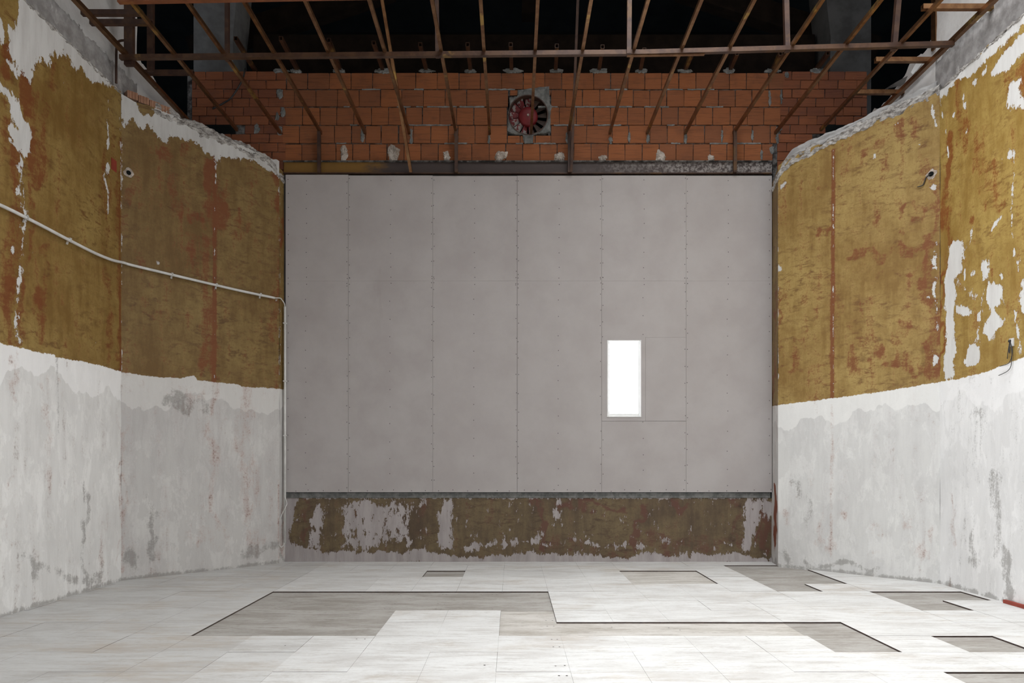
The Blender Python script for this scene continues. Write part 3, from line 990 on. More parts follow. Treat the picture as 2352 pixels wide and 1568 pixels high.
# upper, unpainted walls above the plaster line
make_wall('wall_left_upper', (-4.70, 3.2), (-4.70, 8.95), (9.0, 9.0), M['upper'], {}, None, .05, 5.6, False, 'bare whitish wall above the plaster line at left', .0, 61, .006, lowbase=6.12)
make_wall('wall_left_upper_low', (-4.70, 8.95), (-4.70, YB + .05), (6.55, 6.25), M['upper'], {}, None, .04, 5.3, False, 'low bare wall below the dark opening at left', .05, 65, .006, lowbase=5.3)
make_wall('wall_right_upper', (5.00, 8.45), (5.00, 3.2), (9.0, 9.0), M['upper'], {}, None, .05, 5.5, False, 'bare whitish wall above the plaster line at right', .0, 63, .006, lowbase=6.16)
make_wall('wall_right_upper_low', (5.00, YB + .05), (5.00, 8.45), (6.2, 6.45), M['upper'], {}, None, .04, 5.2, False, 'low bare wall below the dark opening at right', .05, 67, .006, lowbase=5.3)

# ------------------------------------------------------------------ back wall: parapet, board wall with window, lintel, brickwork
par, wP = make_wall('wall_back_lower', (-3.24, YB), (3.70, YB), (.915, .905), M['parapet'], {
    'peel': ([
        ('poly', 1, .07, [(640, 1140), (688, 1145), (676, 1175), (670, 1200), (668, 1225), (668, 1250), (700, 1262), (760, 1268), (800, 1272), (1780, 1276), (1780, 1300), (640, 1300)]),
        ('poly', .80, .10, [(715, 1160), (738, 1168), (745, 1215), (735, 1262), (708, 1262), (712, 1205)]),
        ('poly', .66, .10, [(780, 1150), (860, 1145), (890, 1165), (880, 1260), (820, 1270), (782, 1260)]), ('poly', .60, .10, [(860, 1150), (960, 1150), (940, 1260), (850, 1262)]),
        ('poly', .78, .08, [(1012, 1146), (1042, 1146), (1042, 1190), (1044, 1262), (1008, 1262), (1006, 1200)]),
        ('line', .60, .13, [(1075, 1248), (1140, 1250), (1200, 1248), (1260, 1250)]), ('line', .58, .10, [(1310, 1240), (1380, 1248), (1440, 1246)]), ('blob', .6, .1, .14, 1240, 1236), ('blob', .56, .1, .1, 1285, 1180), ('line', .54, .06, [(1660, 1250), (1685, 1258)]), ('blob', .6, .12, .08, 1480, 1262), ('blob', .55, .1, .08, 1535, 1242),
        ('poly', .80, .09, [(1716, 1142), (1774, 1142), (1774, 1185), (1748, 1180), (1740, 1215), (1730, 1262), (1702, 1270), (1705, 1200)]),
        ('line', .62, .05, [(680, 1143), (900, 1142), (1300, 1143), (1776, 1142)]), ('line', .55, .12, [(920, 1262), (960, 1240)]), ('line', .54, .14, [(900, 1180), (980, 1160)]), ('blob', .60, .06, .1, 1290, 1150),
    ], .20),
    'rust': ([('line', .80, .10, [(1249, 1145), (1249, 1270)]), ('line', .80, .07, [(1475, 1150), (1473, 1265)]), ('blob', .85, .2, .12, 1305, 1165), ('line', .78, .10, [(1340, 1163), (1420, 1163)]), ('blob', .8, .2, .1, 1560, 1160), ('line', .85, .14, [(1755, 1170), (1750, 1235)]), ('line', .6, .14, [(990, 1150), (985, 1200)]), ('line', .55, .25, [(800, 1200), (980, 1240)]), ('line', .54, .25, [(1260, 1255), (1700, 1260)]), ('line', .6, .16, [(1690, 1150), (1690, 1260)]), ('line', .7, .06, [(690, 1150), (690, 1250)])], .34),
}, None, .013, flip=False, label='low scabbed parapet wall under the boards', rag=.004, seed=71, relief=.003)
core('masonry_core', par, (-3.24, YB), (3.70, YB), .3, .90, 1)
box('cement_ledge', (-3.22, YB - .012, .905), (3.66, YB + .25, .985), M['cement'], par, .006)

YD = 10.10                                    # face of the boards
boards = box('wall_back', (-3.235, YD + .020, .985), (3.665, YB + .08, W(0, 400, YD).z), M['dark_gap'])
struct(boards, 'grey gypsum board wall with one narrow bright window')
# the cavity wall is opened where the window stands
wx0, wx1 = W(1394, 0, YD).x, W(1473, 0, YD).x
wz1, wz0 = W(0, 781, YD).z, W(0, 958, YD).z
bpy.data.meshes.remove(boards.data)
bm = bmesh.new()
z_lo, z_hi = .985, W(0, 400, YD).z
for lo, hi in (((-3.235, z_lo), (wx0, z_hi)), ((wx1, z_lo), (3.665, z_hi)), ((wx0, z_lo), (wx1, wz0)), ((wx0, wz1), (wx1, z_hi))):
    bm_box(bm, (lo[0], YD + .020, lo[1]), (hi[0], YB + .08, hi[1]))
me = bpy.data.meshes.new('wall_back')
bm.to_mesh(me); bm.free()
me.materials.append(M['dark_gap'])
boards = link('wall_back', me)
struct(boards, 'grey gypsum board wall with one narrow bright window')

cols = [(656, 799.75), (800.25, 993.8), (994.2, 1187.65), (1188.35, 1381.8), (1382.2, 1575.8), (1576.2, 1773)]
tops = [401, 403, 404, 403.5, 403, 403.5]


def panel(px0, px1, py0, py1, name='gypsum_board', out=0.0):
    a, b = W(px0, py1, YD), W(px1, py0, YD)
    piece(name, (a.x, YD - out, a.z), (b.x, YD + .020, b.z), M['drywall'], boards)


for i, (a, b) in enumerate(cols):
    panel(a, b, tops[i], 644.9)
    if i != 4:
        panel(a, b, 645.1, 1130)
panel(1382.3, 1575.7, 645.1, 774.3)
panel(1482.4, 1575.7, 774.5, 966.4)
panel(1382.3, 1575.7, 967, 1130)
# the board cut around the window
for r4 in ((1382.3, 1394, 774.4, 966.5), (1473, 1482, 774.4, 966.5), (1394, 1473, 774.4, 781), (1394, 1473, 958, 966.5)):
    panel(*r4, name='window_surround_board', out=.003)

bm = bmesh.new()


def screw(px, py):
    if 1388 < px < 1476 and 776 < py < 962: return
    p = W(px + rnd.uniform(-.8, .8), py + rnd.uniform(-2, 2), YD)
    ring = [bm.verts.new((p.x + .0062 * math.cos(a), YD - .0012, p.z + .0062 * math.sin(a))) for a in [k * math.pi / 3 for k in range(6)]]
    bm.faces.new(ring)


for px in (662, 797, 803, 991.5, 996.5, 1185.5, 1190.5, 1379.5, 1384.5, 1573.5, 1578.5, 1767):
    y = 412 + rnd.uniform(-4, 8)
    while y < 1122:
        if abs(y - 645) > 6: screw(px, y)
        y += rnd.uniform(27, 36) if y < 640 else rnd.uniform(33, 46)
    screw(px, 639); screw(px, 651)
for px in (704, 897.5, 1090, 1284, 1479, 1673):
    y = 414
    while y < 1122:
        if abs(y - 645) > 6: screw(px - (2 if y > 645 else 0), y)
        y += 33.3 if y < 640 else rnd.uniform(34, 46)
    screw(px, 638); screw(px, 652)
for px in range(676, 1770, 33):
    screw(px + rnd.uniform(-6, 6), 1126)
sc = from_bm('screw_heads', bm, M['screw'], boards)
sc['kind'] = 'stuff'

# the window
win = empty('window_1', ((wx0 + wx1) / 2, YD, wz0))
struct(win, 'narrow upright window glaring with daylight')
fr = .020
for nm, lo, hi in (('frame', (wx0, wz0), (wx0 + fr, wz1)), ('frame', (wx1 - fr, wz0), (wx1, wz1)), ('frame', (wx0 + fr, wz0), (wx1 - fr, wz0 + fr)), ('frame', (wx0 + fr, wz1 - fr * .7), (wx1 - fr, wz1))):
    box('window_frame', (lo[0] + .0005, YD - .010, lo[1] + .0005), (hi[0] - .0005, YD + .03, hi[1] - .0005), M['frame'], win, .002)
gx0, gx1, gz0, gz1 = W(1400, 0, YD).x, W(1466, 0, YD).x, W(0, 949.5, YD).z, W(0, 784, YD).z
for lo, hi in (((wx0 + fr, wz0 + fr), (gx0, wz1 - fr * .7)), ((gx1, wz0 + fr), (wx1 - fr, wz1 - fr * .7)), ((gx0, wz0 + fr), (gx1, gz0))):
    if hi[0] - lo[0] > .002 and hi[1] - lo[1] > .002:
        box('sash', (lo[0], YD + .008, lo[1]), (hi[0], YD + .028, hi[1]), M['frame'], win)
box('pane', (gx0, YD + .014, gz0), (gx1, YD + .020, wz1 - fr * .7), M['day_pane'], win)

# steel lintel above the boards
zl0, zl1 = W(0, 400, YB).z, W(0, 373.5, YB).z
lint = box('lintel_beam', (-3.24, YB - .02, zl0), (3.68, YB + .2, zl1), M['lintel'], None, .004)
struct(lint, 'dark steel lintel between the boards and the brickwork')
box('top_flange', (-3.24, YB - .05, zl1 - .004), (3.68, YB - .02, zl1 + .012), M['mortar'], lint)
box('bottom_flange', (-3.24, YD - .005, zl0 - .012), (3.66, YB - .02, zl0 + .004), M['steel_dark'], lint)

# brickwork
FX, FZ, FR = W(1213, 0, YB).x, W(0, 265, YB).z, 46.5 / F * YB
xl, xr, ztop = -4.62, 4.98, W(0, 167, YB).z
bm = bmesh.new()
for lo, hi in (((xl, 5.3), (FX - FR, ztop)), ((FX + FR, 5.3), (xr, ztop)), ((FX - FR, zl1 + .013), (FX + FR, FZ - FR)), ((FX - FR, FZ + FR), (FX + FR, ztop))):
    if lo[0] < -3.3 and hi[0] > -3.3:         # keep clear of the lintel
        bm_box(bm, (lo[0], YB + .018, lo[1]), (-3.26, YB + .25, hi[1]))
        bm_box(bm, (-3.26, YB + .018, zl1 + .013), (hi[0], YB + .25, hi[1]))
    elif hi[0] > 3.7:
        bm_box(bm, (lo[0], YB + .018, zl1 + .013), (3.70, YB + .25, hi[1]))
        bm_box(bm, (3.70, YB + .018, lo[1]), (hi[0], YB + .25, hi[1]))
    else:
        bm_box(bm, (lo[0], YB + .018, lo[1]), (hi[0], YB + .25, hi[1]))
brk = struct(from_bm('wall_back_brick', bm, M['mortar']), 'red hollow brick wall above the lintel')

z2 = lambda l, off, sc: [off + v / sc for v in l]
K = 2240 / 600
rowsY = [(167, 205), (206, 245), (246, 287), (288, 329), (330, 372)]
joints = [
    z2([965, 1145, 1330, 1515, 1700, 1885], 400, K) + z2([205, 388, 575, 760, 940, 1128, 1310, 1455, 1590, 1730, 1875], 900, K) + z2([158 - 148, 158, 303, 448, 595, 742, 885, 1028, 1175, 1365, 1505], 1400, K),
    z2([935, 1028, 1215, 1400, 1585, 1768, 1950, 2135], 400, K) + z2([458, 642, 825, 1010, 1190, 1365, 1490, 1635, 1783, 1928], 900, K) + z2([60 + 0, 205, 345, 490, 640, 785, 935, 1080, 1222, 1370, 1470], 1400, K),
    z2([950, 1100, 1250, 1395, 1540, 1690, 1837, 1980], 400, K) + z2([120, 262, 410, 555, 703, 850, 990, 1140, 1300, 1435, 1580, 1728, 1875], 900, K) + z2([155, 300, 445, 588, 740, 885, 1035, 1180, 1325, 1470], 1400, K),
    z2([930, 1073, 1230, 1373, 1520, 1640, 1775, 1920], 400, K) + z2([60, 185, 333, 483, 567, 712, 835, 990, 1100, 1230, 1365, 1505, 1670, 1890], 900, K) + z2([165, 345, 495, 640, 815, 965, 1060, 1225, 1380, 1435], 1400, K),
    z2([948, 1093, 1235, 1385, 1530, 1675, 1825, 1970], 400, K) + z2([105, 248, 397, 540, 685, 835, 975, 1122, 1270, 1418, 1560, 1708, 1855], 900, K) + z2([132, 280, 425, 570, 717, 865, 1008, 1155, 1305, 1400], 1400, K),
]
nb = 0


def brick(pa, pb, ya, yb, mat, gap=.0045, proud=0.0):
    global nb
    a, b = W(pa, yb, YB), W(pb, ya, YB)
    if b.x - a.x < .03: return
    cx, cz = (a.x + b.x) / 2, (a.z + b.z) / 2
    if a.x > FX - FR and b.x < FX + FR and a.z > FZ - FR and b.z < FZ + FR: return
    j = lambda: rnd.uniform(-.002, .002)
    # bricks are cut to the opening of the fan
    x0, x1, y0, y1 = a.x + gap, b.x - gap, a.z + gap, b.z - gap
    if x1 > FX - FR and x0 < FX + FR and y1 > FZ - FR and y0 < FZ + FR:
        rest = {'l': FX - FR - x0, 'r': x1 - FX - FR, 't': y1 - FZ - FR, 'b': FZ - FR - y0}
        keep = max(rest, key=rest.get)
        if keep == 'l': x1 = FX - FR
        elif keep == 'r': x0 = FX + FR
        elif keep == 't': y0 = FZ + FR
        else: y1 = FZ - FR
        if x1 - x0 < .02 or y1 - y0 < .02: return
    piece('brick', (x0 + j(), YB - proud + rnd.uniform(-.004, .003), y0 + j()), (x1 + j(), YB + .1, y1 + j()), mat, brk, .025 if mat is M['brick'] else .04, nb % 5)
    nb += 1


for (ya, yb), jr in zip(rowsY, joints):
    jr = sorted(set(round(v, 1) for v in jr))
    for a, b in zip(jr, jr[1:]):
        if b - a > 60: b2 = (a + b) / 2; brick(a, b2, ya, yb, M['brick']); brick(b2, b, ya, yb, M['brick'])
        else: brick(a, b, ya, yb, M['brick'])
# half-height bricks at both ends
for side in (0, 1):
    y = 163.0
    row = 0
    while y < 392:
        yb = y + 20.6
        if side == 0:
            x, xe = 437 - (row % 2) * 21 - rnd.uniform(0, 8), (657 if y < 365 else 652)
        else:
            x, xe = (1797 if y < 205 else 1790 if y < 250 else 1793) - (8 if 290 < y < 372 else 0), 1992
        first = True
        while x < xe - 6:
            wv = rnd.choice((40, 42, 43, 38, 44))
            if side == 1 and first: wv = 22 + (row % 2) * 20
            first = False
            e = min(x + wv, xe)
            if xe - e < 9: e = xe
            hole = (side == 0 and 466 < (x + e) / 2 < 540 and 270 < y < 305) or (side == 1 and 1885 < (x + e) / 2 < 1985 and 278 < y < 315)
            if not hole and e > 440:
                brick(max(x, 440), e, y, yb, M['brick_small'], .004)
            x = e
        y = yb
        row += 1
box('recess_shade_board', (W(466, 0, YB).x, YB + .006, W(0, 312, YB).z), (W(540, 0, YB).x, YB + .018, W(0, 272, YB).z), M['void'], brk)  # thin black board standing in for the shade inside a hole
box('recess_shade_board', (W(1885, 0, YB).x, YB + .006, W(0, 318, YB).z), (W(1985, 0, YB).x, YB + .018, W(0, 280, YB).z), M['void'], brk)

# ragged mortar between and on top of the bricks
r = random.Random(4)


def splat(name, px, py, rw, rh, mat, proud=.03, n=9, seed=1, spiky=0.0):
    q = random.Random(seed)
    c = W(px, py, YB)
    s = YB / F
    pts = []
    for k in range(n):
        a = 2 * math.pi * k / n
        rr = q.uniform(.75, 1.15)
        if spiky and math.sin(a) > .3: rr *= 1 + q.uniform(0, spiky)
        pts.append((c.x + math.cos(a) * rw * s * rr, c.z + math.sin(a) * rh * s * rr))
    return extrude_poly(name, pts, YB - .006, YB + proud - .012, mat, brk, None, .008, seed)


for i, (px, py, rw, rh, sp) in enumerate(((790, 357, 8, 22, .1), (904, 358, 15, 22, .3), (1026, 361, 7, 12, .7), (1148, 361, 13, 12, .7), (1285, 362, 12, 10, .5), (1384, 366, 9, 9, .4), (1517, 361, 12, 13, .4), (1632, 365, 8, 9, .2))):
    splat('plaster_lump', px, py, rw, rh, M['lump'], .035, 10, 20 + i, sp)
for i, (px, py, rw, rh) in enumerate(((643, 215, 8, 12), (650, 258, 6, 12), (637, 268, 4, 10), (590, 297, 8, 12), (643, 300, 6, 11), (833, 310, 5, 20), (945, 312, 4, 20), (1048, 308, 4, 15), (1123, 320, 3, 10), (1303, 315, 4, 14), (1402, 322, 4, 10), (1489, 318, 4, 12), (1445, 315, 3, 12), (1575, 318, 4, 13),
                                      (1658, 311, 2.5, 16), (1728, 310, 2.5, 14), (1785, 318, 4, 14), (1768, 225, 3, 20), (1794, 228, 3, 14), (1749, 357, 3, 15), (1773, 345, 6, 9), (1807, 172, 5, 7), (1790, 296, 8, 6), (1210, 322, 9, 9))):
    splat('mortar_daub', px, py, rw, rh, M['cement'], .022, 8, 60 + i)
for i, px in enumerate((682, 783, 880, 980, 1082, 1175, 1277, 1375, 1471, 1573, 1676, 1772, 1876, 640)):
    splat('mortar_daub', px + r.uniform(-4, 4), 163, r.uniform(14, 24), r.uniform(4, 7), M['cement'], .03, 9, 90 + i)
bm = bmesh.new()
for q in range(46):                            # thin squeezed-out mortar along the bed joints
    yb = rowsY[r.randrange(5)][1] + .5
    p0 = W(r.uniform(660, 1740), yb, YB)
    ln = r.uniform(.08, .4)
    n = int(ln / .03) + 2
    prev = None
    for k in range(n):
        x = p0.x + ln * k / (n - 1)
        h0, h1 = r.uniform(.004, .013), r.uniform(.004, .012)
        cur = [bm.verts.new((x, YB - .004 + r.uniform(-.006, 0), p0.z + h1)), bm.verts.new((x, YB - .004 + r.uniform(-.006, 0), p0.z - h0)), bm.verts.new((x, YB + .02, p0.z - h0)), bm.verts.new((x, YB + .02, p0.z + h1))]
        if prev:
            for a in range(4):
                bm.faces.new((prev[a], prev[(a + 1) % 4], cur[(a + 1) % 4], cur[a]))
        prev = cur
ms = from_bm('bed_mortar', bm, M['cement'], brk)
ms['kind'] = 'stuff'

# ------------------------------------------------------------------ extractor fan in the brickwork
fan = empty('extractor_fan', (FX, YB, FZ - FR))
tag(fan, 'round red-hubbed extractor fan set in the brick wall', 'fan')
zz = lambda x, y: (W(1100 + x / 6.03, 0, YB).x, W(0, 160 + y / 6.03, YB).z)
out = [zz(*p) for p in ((425, 390), (525, 370), (535, 290), (610, 275), (800, 260), (820, 245), (970, 240), (980, 480), (1010, 500), (990, 650), (990, 860), (880, 880), (760, 890), (745, 1020), (630, 1020), (600, 900), (480, 890), (395, 850), (400, 700), (420, 560))]
extrude_poly('cement_surround', out, YB - .012, YB + .10, M['cement'], fan, (FX, FZ, FR), .006, 3)


def ring_mesh(name, r0, r1, y0, y1, mat, parent, seg=40):
    bm = bmesh.new()
    rows = []
    for rr, y in ((r0, y0), (r1, y0), (r1, y1), (r0, y1)):
        rows.append([bm.verts.new((FX + rr * math.cos(2 * math.pi * k / seg), y, FZ + rr * math.sin(2 * math.pi * k / seg))) for k in range(seg)])
    for a in range(4):
        b = (a + 1) % 4
        for k in range(seg):
            bm.faces.new((rows[a][k], rows[a][(k + 1) % seg], rows[b][(k + 1) % seg], rows[b][k]))
    return from_bm(name, bm, mat, parent)


ring_mesh('housing', FR - .014, FR - .001, YB - .02, YB + .24, M['steel_dark'], fan)
bm = bmesh.new()
bmesh.ops.create_cone(bm, cap_ends=True, segments=32, radius1=FR - .012, radius2=FR - .012, depth=.01, matrix=Matrix.Translation((FX, YB + .23, FZ)) @ Matrix.Rotation(math.pi / 2, 4, 'X'))
from_bm('back_plate', bm, M['void'], fan)
bm = bmesh.new()
hub_r = 22.5 / F * YB
prof = [(hub_r * .98, .12), (hub_r, .03), (hub_r * .97, .005), (hub_r * .85, -.012), (hub_r * .5, -.022), (.012, -.026)]
rows = [[bm.verts.new((FX + rr * math.cos(2 * math.pi * k / 32), YB + .015 + y, FZ + rr * math.sin(2 * math.pi * k / 32))) for k in range(32)] for rr, y in prof]
for a, b in zip(rows, rows[1:]):
    for k in range(32):
        bm.faces.new((a[k], a[(k + 1) % 32], b[(k + 1) % 32], b[k]))
bm.faces.new(rows[-1]); bm.faces.new(rows[0])
hub = from_bm('hub', bm, M['red_hub'], fan, True)
bm = bmesh.new()
bmesh.ops.create_cone(bm, cap_ends=True, segments=8, radius1=.018, radius2=.014, depth=.02, matrix=Matrix.Translation((FX, YB - .018, FZ)) @ Matrix.Rotation(math.pi / 2, 4, 'X'))
from_bm('hub_bolt', bm, M['lump'], hub)
for k in range(13):
    a = 2 * math.pi * k / 13 + .12
    bm = bmesh.new()
    ca, sa = math.cos(a), math.sin(a)
    vs = []
    for t in np.linspace(0, 1, 5):
        rr = hub_r * .95 + (FR - .022 - hub_r * .95) * t
        hw = .030 + .026 * t
        tw = math.radians(38 - 14 * t)
        for s in (-1, 1):
            ox, oy = s * hw * math.cos(tw), s * hw * math.sin(tw)
            for th in (0, .004):
                vs.append(bm.verts.new((FX + ca * rr - sa * ox, YB + .06 + oy + th, FZ + sa * rr + ca * ox)))
    for i in range(4):
        o = i * 4
        for q in ((0, 2, 6, 4), (1, 5, 7, 3), (0, 4, 5, 1), (2, 3, 7, 6)):
            bm.faces.new([vs[o + x] for x in q])
    bm.faces.new([vs[0], vs[1], vs[3], vs[2]]); bm.faces.new([vs[16], vs[18], vs[19], vs[17]])
    from_bm('blade', bm, M['blade'], fan)

# ------------------------------------------------------------------ steel ceiling frame
ZT = 6.09
cf = empty('ceiling_frame', (0, 8.0, ZT))
tag(cf, 'welded frame of rusty steel tubes hanging under the roof', 'ceiling frame')
for X, off in ((-3.87, 0), (-3.33, .04), (-2.735, .02), (-2.11, .02), (-1.43, -.03), (-.83, .03), (-.322, 0), (.245, .02), (.795, .0), (1.36, .02), (1.91, 0), (2.44, .01), (3.135, 0), (3.72, .01), (4.33, 0)):
    bar('runner', (X, 3.4, ZT), (X + off, YB + .01 if -3.4 < X < 3.9 else 10.05, ZT - .01), .036, .042, M['steel'], cf)
bar('edge_runner', (-4.40, 3.4, ZT), (-4.46, 10.08, ZT + .01), .05, .05, M['steel'], cf)
bar('edge_runner', (4.84, 3.4, ZT), (4.92, 10.08, ZT + .01), .05, .05, M['steel'], cf)
zb = ZT - .045
pA, pM, pB = at_z(276, 132, zb), at_z(1490, 121, zb), at_z(2190, 101, zb)
bar('cross_bar', pA, pM, .05, .05, M['steel_mid'], cf, .004)
bar('cross_bar', at_z(1440, 127, zb - .022), at_z(1618, 124, zb - .022), .04, .022, M['steel'], cf, .003)
bar('cross_bar', pM + Vector((-.02, .0, 0)), pB, .05, .05, M['steel_mid'], cf, .004)
dy = Vector((0, -1.0, 0))
bar('cross_bar', Vector((-3.96, 7.19, zb)), pB + dy, .05, .05, M['steel_orange'], cf, .004)
bar('cross_bar', pA + dy * 2.4, pB + dy * 2.4, .05, .05, M['steel'], cf, .004)
for px, px_top, w in ((518, 518, .045), (1004, 1001, .045), (1446, 1448, .05), (1812, 1806, .055), (2058, 2078, .055)):
    y = 132 - (px - 275) * 31 / 1915
    p = at_z(px, y, zb) + Vector((0, .05, -.03))
    bar('hanger', p, Vector((p.x + (px_top - px) / F * p.y * 2.1, p.y, 8.35)), w, w, M['steel_dark'], cf)
p = at_z(291, 132, zb) + Vector((0, .06, -.06))
bar('hanger', p, (p.x, p.y, 8.35), .10, .06, M['steel_dark'], cf)
p = at_z(316, 132, zb) + Vector((0, .3, .0))
bar('hanger', p, (p.x, p.y, 8.35), .07, .05, M['steel_dark'], cf)
for px, py in ((733, 300), (1048, 296), (1308, 300), (1688, 300)):
    a, b = W(px, 396, YD - .035), W(px, py, YD - .035)
    bar('wall_post', a, b, .045, .045, M['steel_dark'], cf)
bar('stay', W(944, 395, YD - .035), W(878, 0, 8.9), .04, .03, M['steel'], cf)
bar('stay', W(1312, 395, YD - .05), W(1328, -20, 9.6), .035, .03, M['steel_dark'], cf)
zt = ZT + .055
for (xa, ya, xb, yb) in ((188, 30, 325, 26), (208, 52, 345, 48), (330, 167, 440, 161), (2118, 17, 2285, 13), (2010, 138, 2142, 134), (1962, 212, 2085, 210)):
    a, b = at_z(xa, ya, zt), at_z(xb, yb, zt)
    b.y = a.y
    bar('tie', a, b, .05, .052, M['steel_dark'] if xa < 400 else M['steel'], cf, .006)

# short stubs let into the top of the brickwork
stubs = ((585, 160, 541, 88), (685, 163, 645, 88), (783, 163, 755, 92), (881, 163, 858, 98), (980, 163, 965, 102), (1081, 163, 1074, 102), (1175, 163, 1173, 102), (1276, 163, 1279, 105), (1375, 163, 1384, 107), (1470, 163, 1480, 114), (1572, 163, 1590, 122), (1675, 163, 1693, 122), (1773, 163, 1793, 122), (1875, 160, 1902, 122))
ordi = ['first', 'second', 'third', 'fourth', 'fifth', 'sixth', 'seventh', 'eighth', 'ninth', 'tenth', 'eleventh', 'twelfth', 'thirteenth', 'last']
for i, (xa, ya, xb, yb) in enumerate(stubs):
    a = W(xa, ya, YB + .05)
    b = at_z(xb, yb, a.z + .02)
    o = bar('steel_stub', a + (a - b).normalized() * .15, b, .05, .055, M['steel_mid'], None, .005)
    tag(o, f'{ordi[i]} short rusty tube stub from the left end, on top of the brick wall', 'steel stub', 'tube stubs on the brick wall')

# ------------------------------------------------------------------ roof space, piers and the rest of the hall
for nm, x0, x1, lab in (('pier_left', -4.64, -4.06, 'grey plaster pier rising behind the left end of the bricks'), ('pier_right', 4.62, 5.22, 'dark grey plaster pier rising behind the right end of the bricks')):
    bm = bmesh.new()
    prof = [(6.2, .0), (6.6, .03), (7.0, .0), (7.6, -.02), (8.0, .06), (8.6, .16), (9.4, .24)]
    rows = []
    for z, f in prof:
        fl = f if nm == 'pier_left' else 0
        fr_ = 0 if nm == 'pier_left' else 0
        xa = x0 - (.0 if nm == 'pier_left' else f * .6)
        xb = x1 + (f * .5 if nm == 'pier_left' else .0)
        rows.append([bm.verts.new(p) for p in ((xa, YB + .26, z), (xb, YB + .26, z), (xb, YB + .8, z), (xa, YB + .8, z))])
    for a, b in zip(rows, rows[1:]):
        for k in range(4):
            bm.faces.new((a[k], a[(k + 1) % 4], b[(k + 1) % 4], b[k]))
    bm.faces.new(rows[0]); bm.faces.new(rows[-1])
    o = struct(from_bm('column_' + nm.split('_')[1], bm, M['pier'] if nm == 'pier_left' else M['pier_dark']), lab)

struct(box('wall_void_back', (-9, 13.2, 0), (9, 13.3, 11), M['void']), 'black back of the roof space')
struct(box('wall_void_left', (-9.1, 8.0, 0), (-9, 13.3, 11), M['void']), 'black side of the roof space at left')
struct(box('wall_void_right', (9, 8.0, 0), (9.1, 13.3, 11), M['void']), 'black side of the roof space at right')
tb = box('beam_tie', (-3.9, 10.75, W(0, 165, 10.75).z - .05), (4.55, 11.0, W(0, 78, 10.75).z), M['timber'], None, .01)
struct(tb, 'shadowed timber tie beam behind the brick wall')
for a, b, lab in (((440, 118), (900, -30), 'shadowed rafter sloping up behind the tubes at left'), ((2010, 118), (1560, -30), 'shadowed rafter sloping up behind the tubes at right')):
    o = bar('beam_rafter', W(a[0], a[1], 11.15), W(b[0], b[1], 11.15), .22, .34, M['timber'])
    struct(o, lab)
o = bar('beam_king_post', W(1215, 40, 11.2), W(1215, -60, 11.2), .22, .24, M['timber'])
struct(o, 'shadowed king post stub under the roof')

ceil = struct(box('ceiling', (-9.1, 7.0, 9.35), (9.1, 13.3, 9.45), M['void']), 'black roof boarding')
SX0, SX1, SY0, SY1 = 0., 4.2, 2.6, 7.0
for lo, hi in (((-9.1, -6.1, 9.35), (9.1, SY0, 9.45)), ((-9.1, SY0, 9.35), (SX0, SY1, 9.45)), ((SX1, SY0, 9.35), (9.1, SY1, 9.45))):
    box('roof_boarding', lo, hi, M['hall'], ceil)
sk = struct(empty('added_skylight', (2.1, 4.8, 9.4)), 'added roof skylight over the hall, out of view')  # invented opening, added to go with the overhead area light
box('added_skylight_pane', (SX0, SY0, 9.40), (SX1, SY1, 9.42), M['added_pane'], sk)
for lo, hi in (((SX0, SY0, 9.2), (SX0 + .06, SY1, 9.40)), ((SX1 - .06, SY0, 9.2), (SX1, SY1, 9.40)), ((SX0 + .06, SY0, 9.2), (SX1 - .06, SY0 + .06, 9.40)), ((SX0 + .06, SY1 - .06, 9.2), (SX1 - .06, SY1, 9.40))):
    box('added_skylight_kerb', lo, hi, M['frame'], sk)
struct(box('wall_left_hall', (-4.85, -6.0, -.02), (-4.66, 3.21, 9.4), M['hall']), 'plain side wall of the hall in front, left')
struct(box('wall_right_hall', (4.96, -6.0, -.02), (5.15, 3.21, 9.4), M['hall']), 'plain side wall of the hall in front, right')
struct(box('wall_left_outer', (-4.85, 3.2, 5.6), (-4.72, 8.94, 9.4), M['hall']), 'outer masonry above the left wall')
struct(box('wall_right_outer', (5.02, 3.2, 5.5), (5.15, 8.44, 9.4), M['hall']), 'outer masonry above the right wall')
rear = bmesh.new()
bm_box(rear, (-4.85, -6.1, 0), (-2.6, -6.0, 9.4)); bm_box(rear, (3.4, -6.1, 0), (5.15, -6.0, 9.4)); bm_box(rear, (-2.6, -6.1, 5.1), (3.4, -6.0, 9.4))
struct(from_bm('wall_front', rear, M['hall']), 'rear wall of the hall with an added wide doorway')  # doorway added as an opening for the rear area light
for i, (x, nm) in enumerate(((-4.645, 'added_window_left'), (4.945, 'added_window_right'))):
    hw = struct(empty(nm, (x, 1.9, 2.8)), 'added tall window, out of view, in the plain side wall, ' + ('left' if i == 0 else 'right'))  # invented windows, added to brighten the near side walls
    box('added_window_pane', (x - .006, .8, 2.8), (x + .006, 3.0, 5.8), M['added_pane'], hw)
    for lo, hi in (((.74, 2.74), (.8, 5.86)), ((3.0, 2.74), (3.06, 5.86)), ((.8, 2.74), (3.0, 2.8)), ((.8, 5.8), (3.0, 5.86)), ((.8, 4.28), (3.0, 4.32))):
        box('window_frame', (x - .012, lo[0], lo[1]), (x + .012, hi[0], hi[1]), M['frame'], hw)
# rust-stained edge of the right upper wall beside the opening
tr = box('trim_1', (4.985, 8.43, 6.3), (5.03, 8.52, 9.2), M['steel'])
struct(tr, 'rusty steel edge strip beside the opening at right')

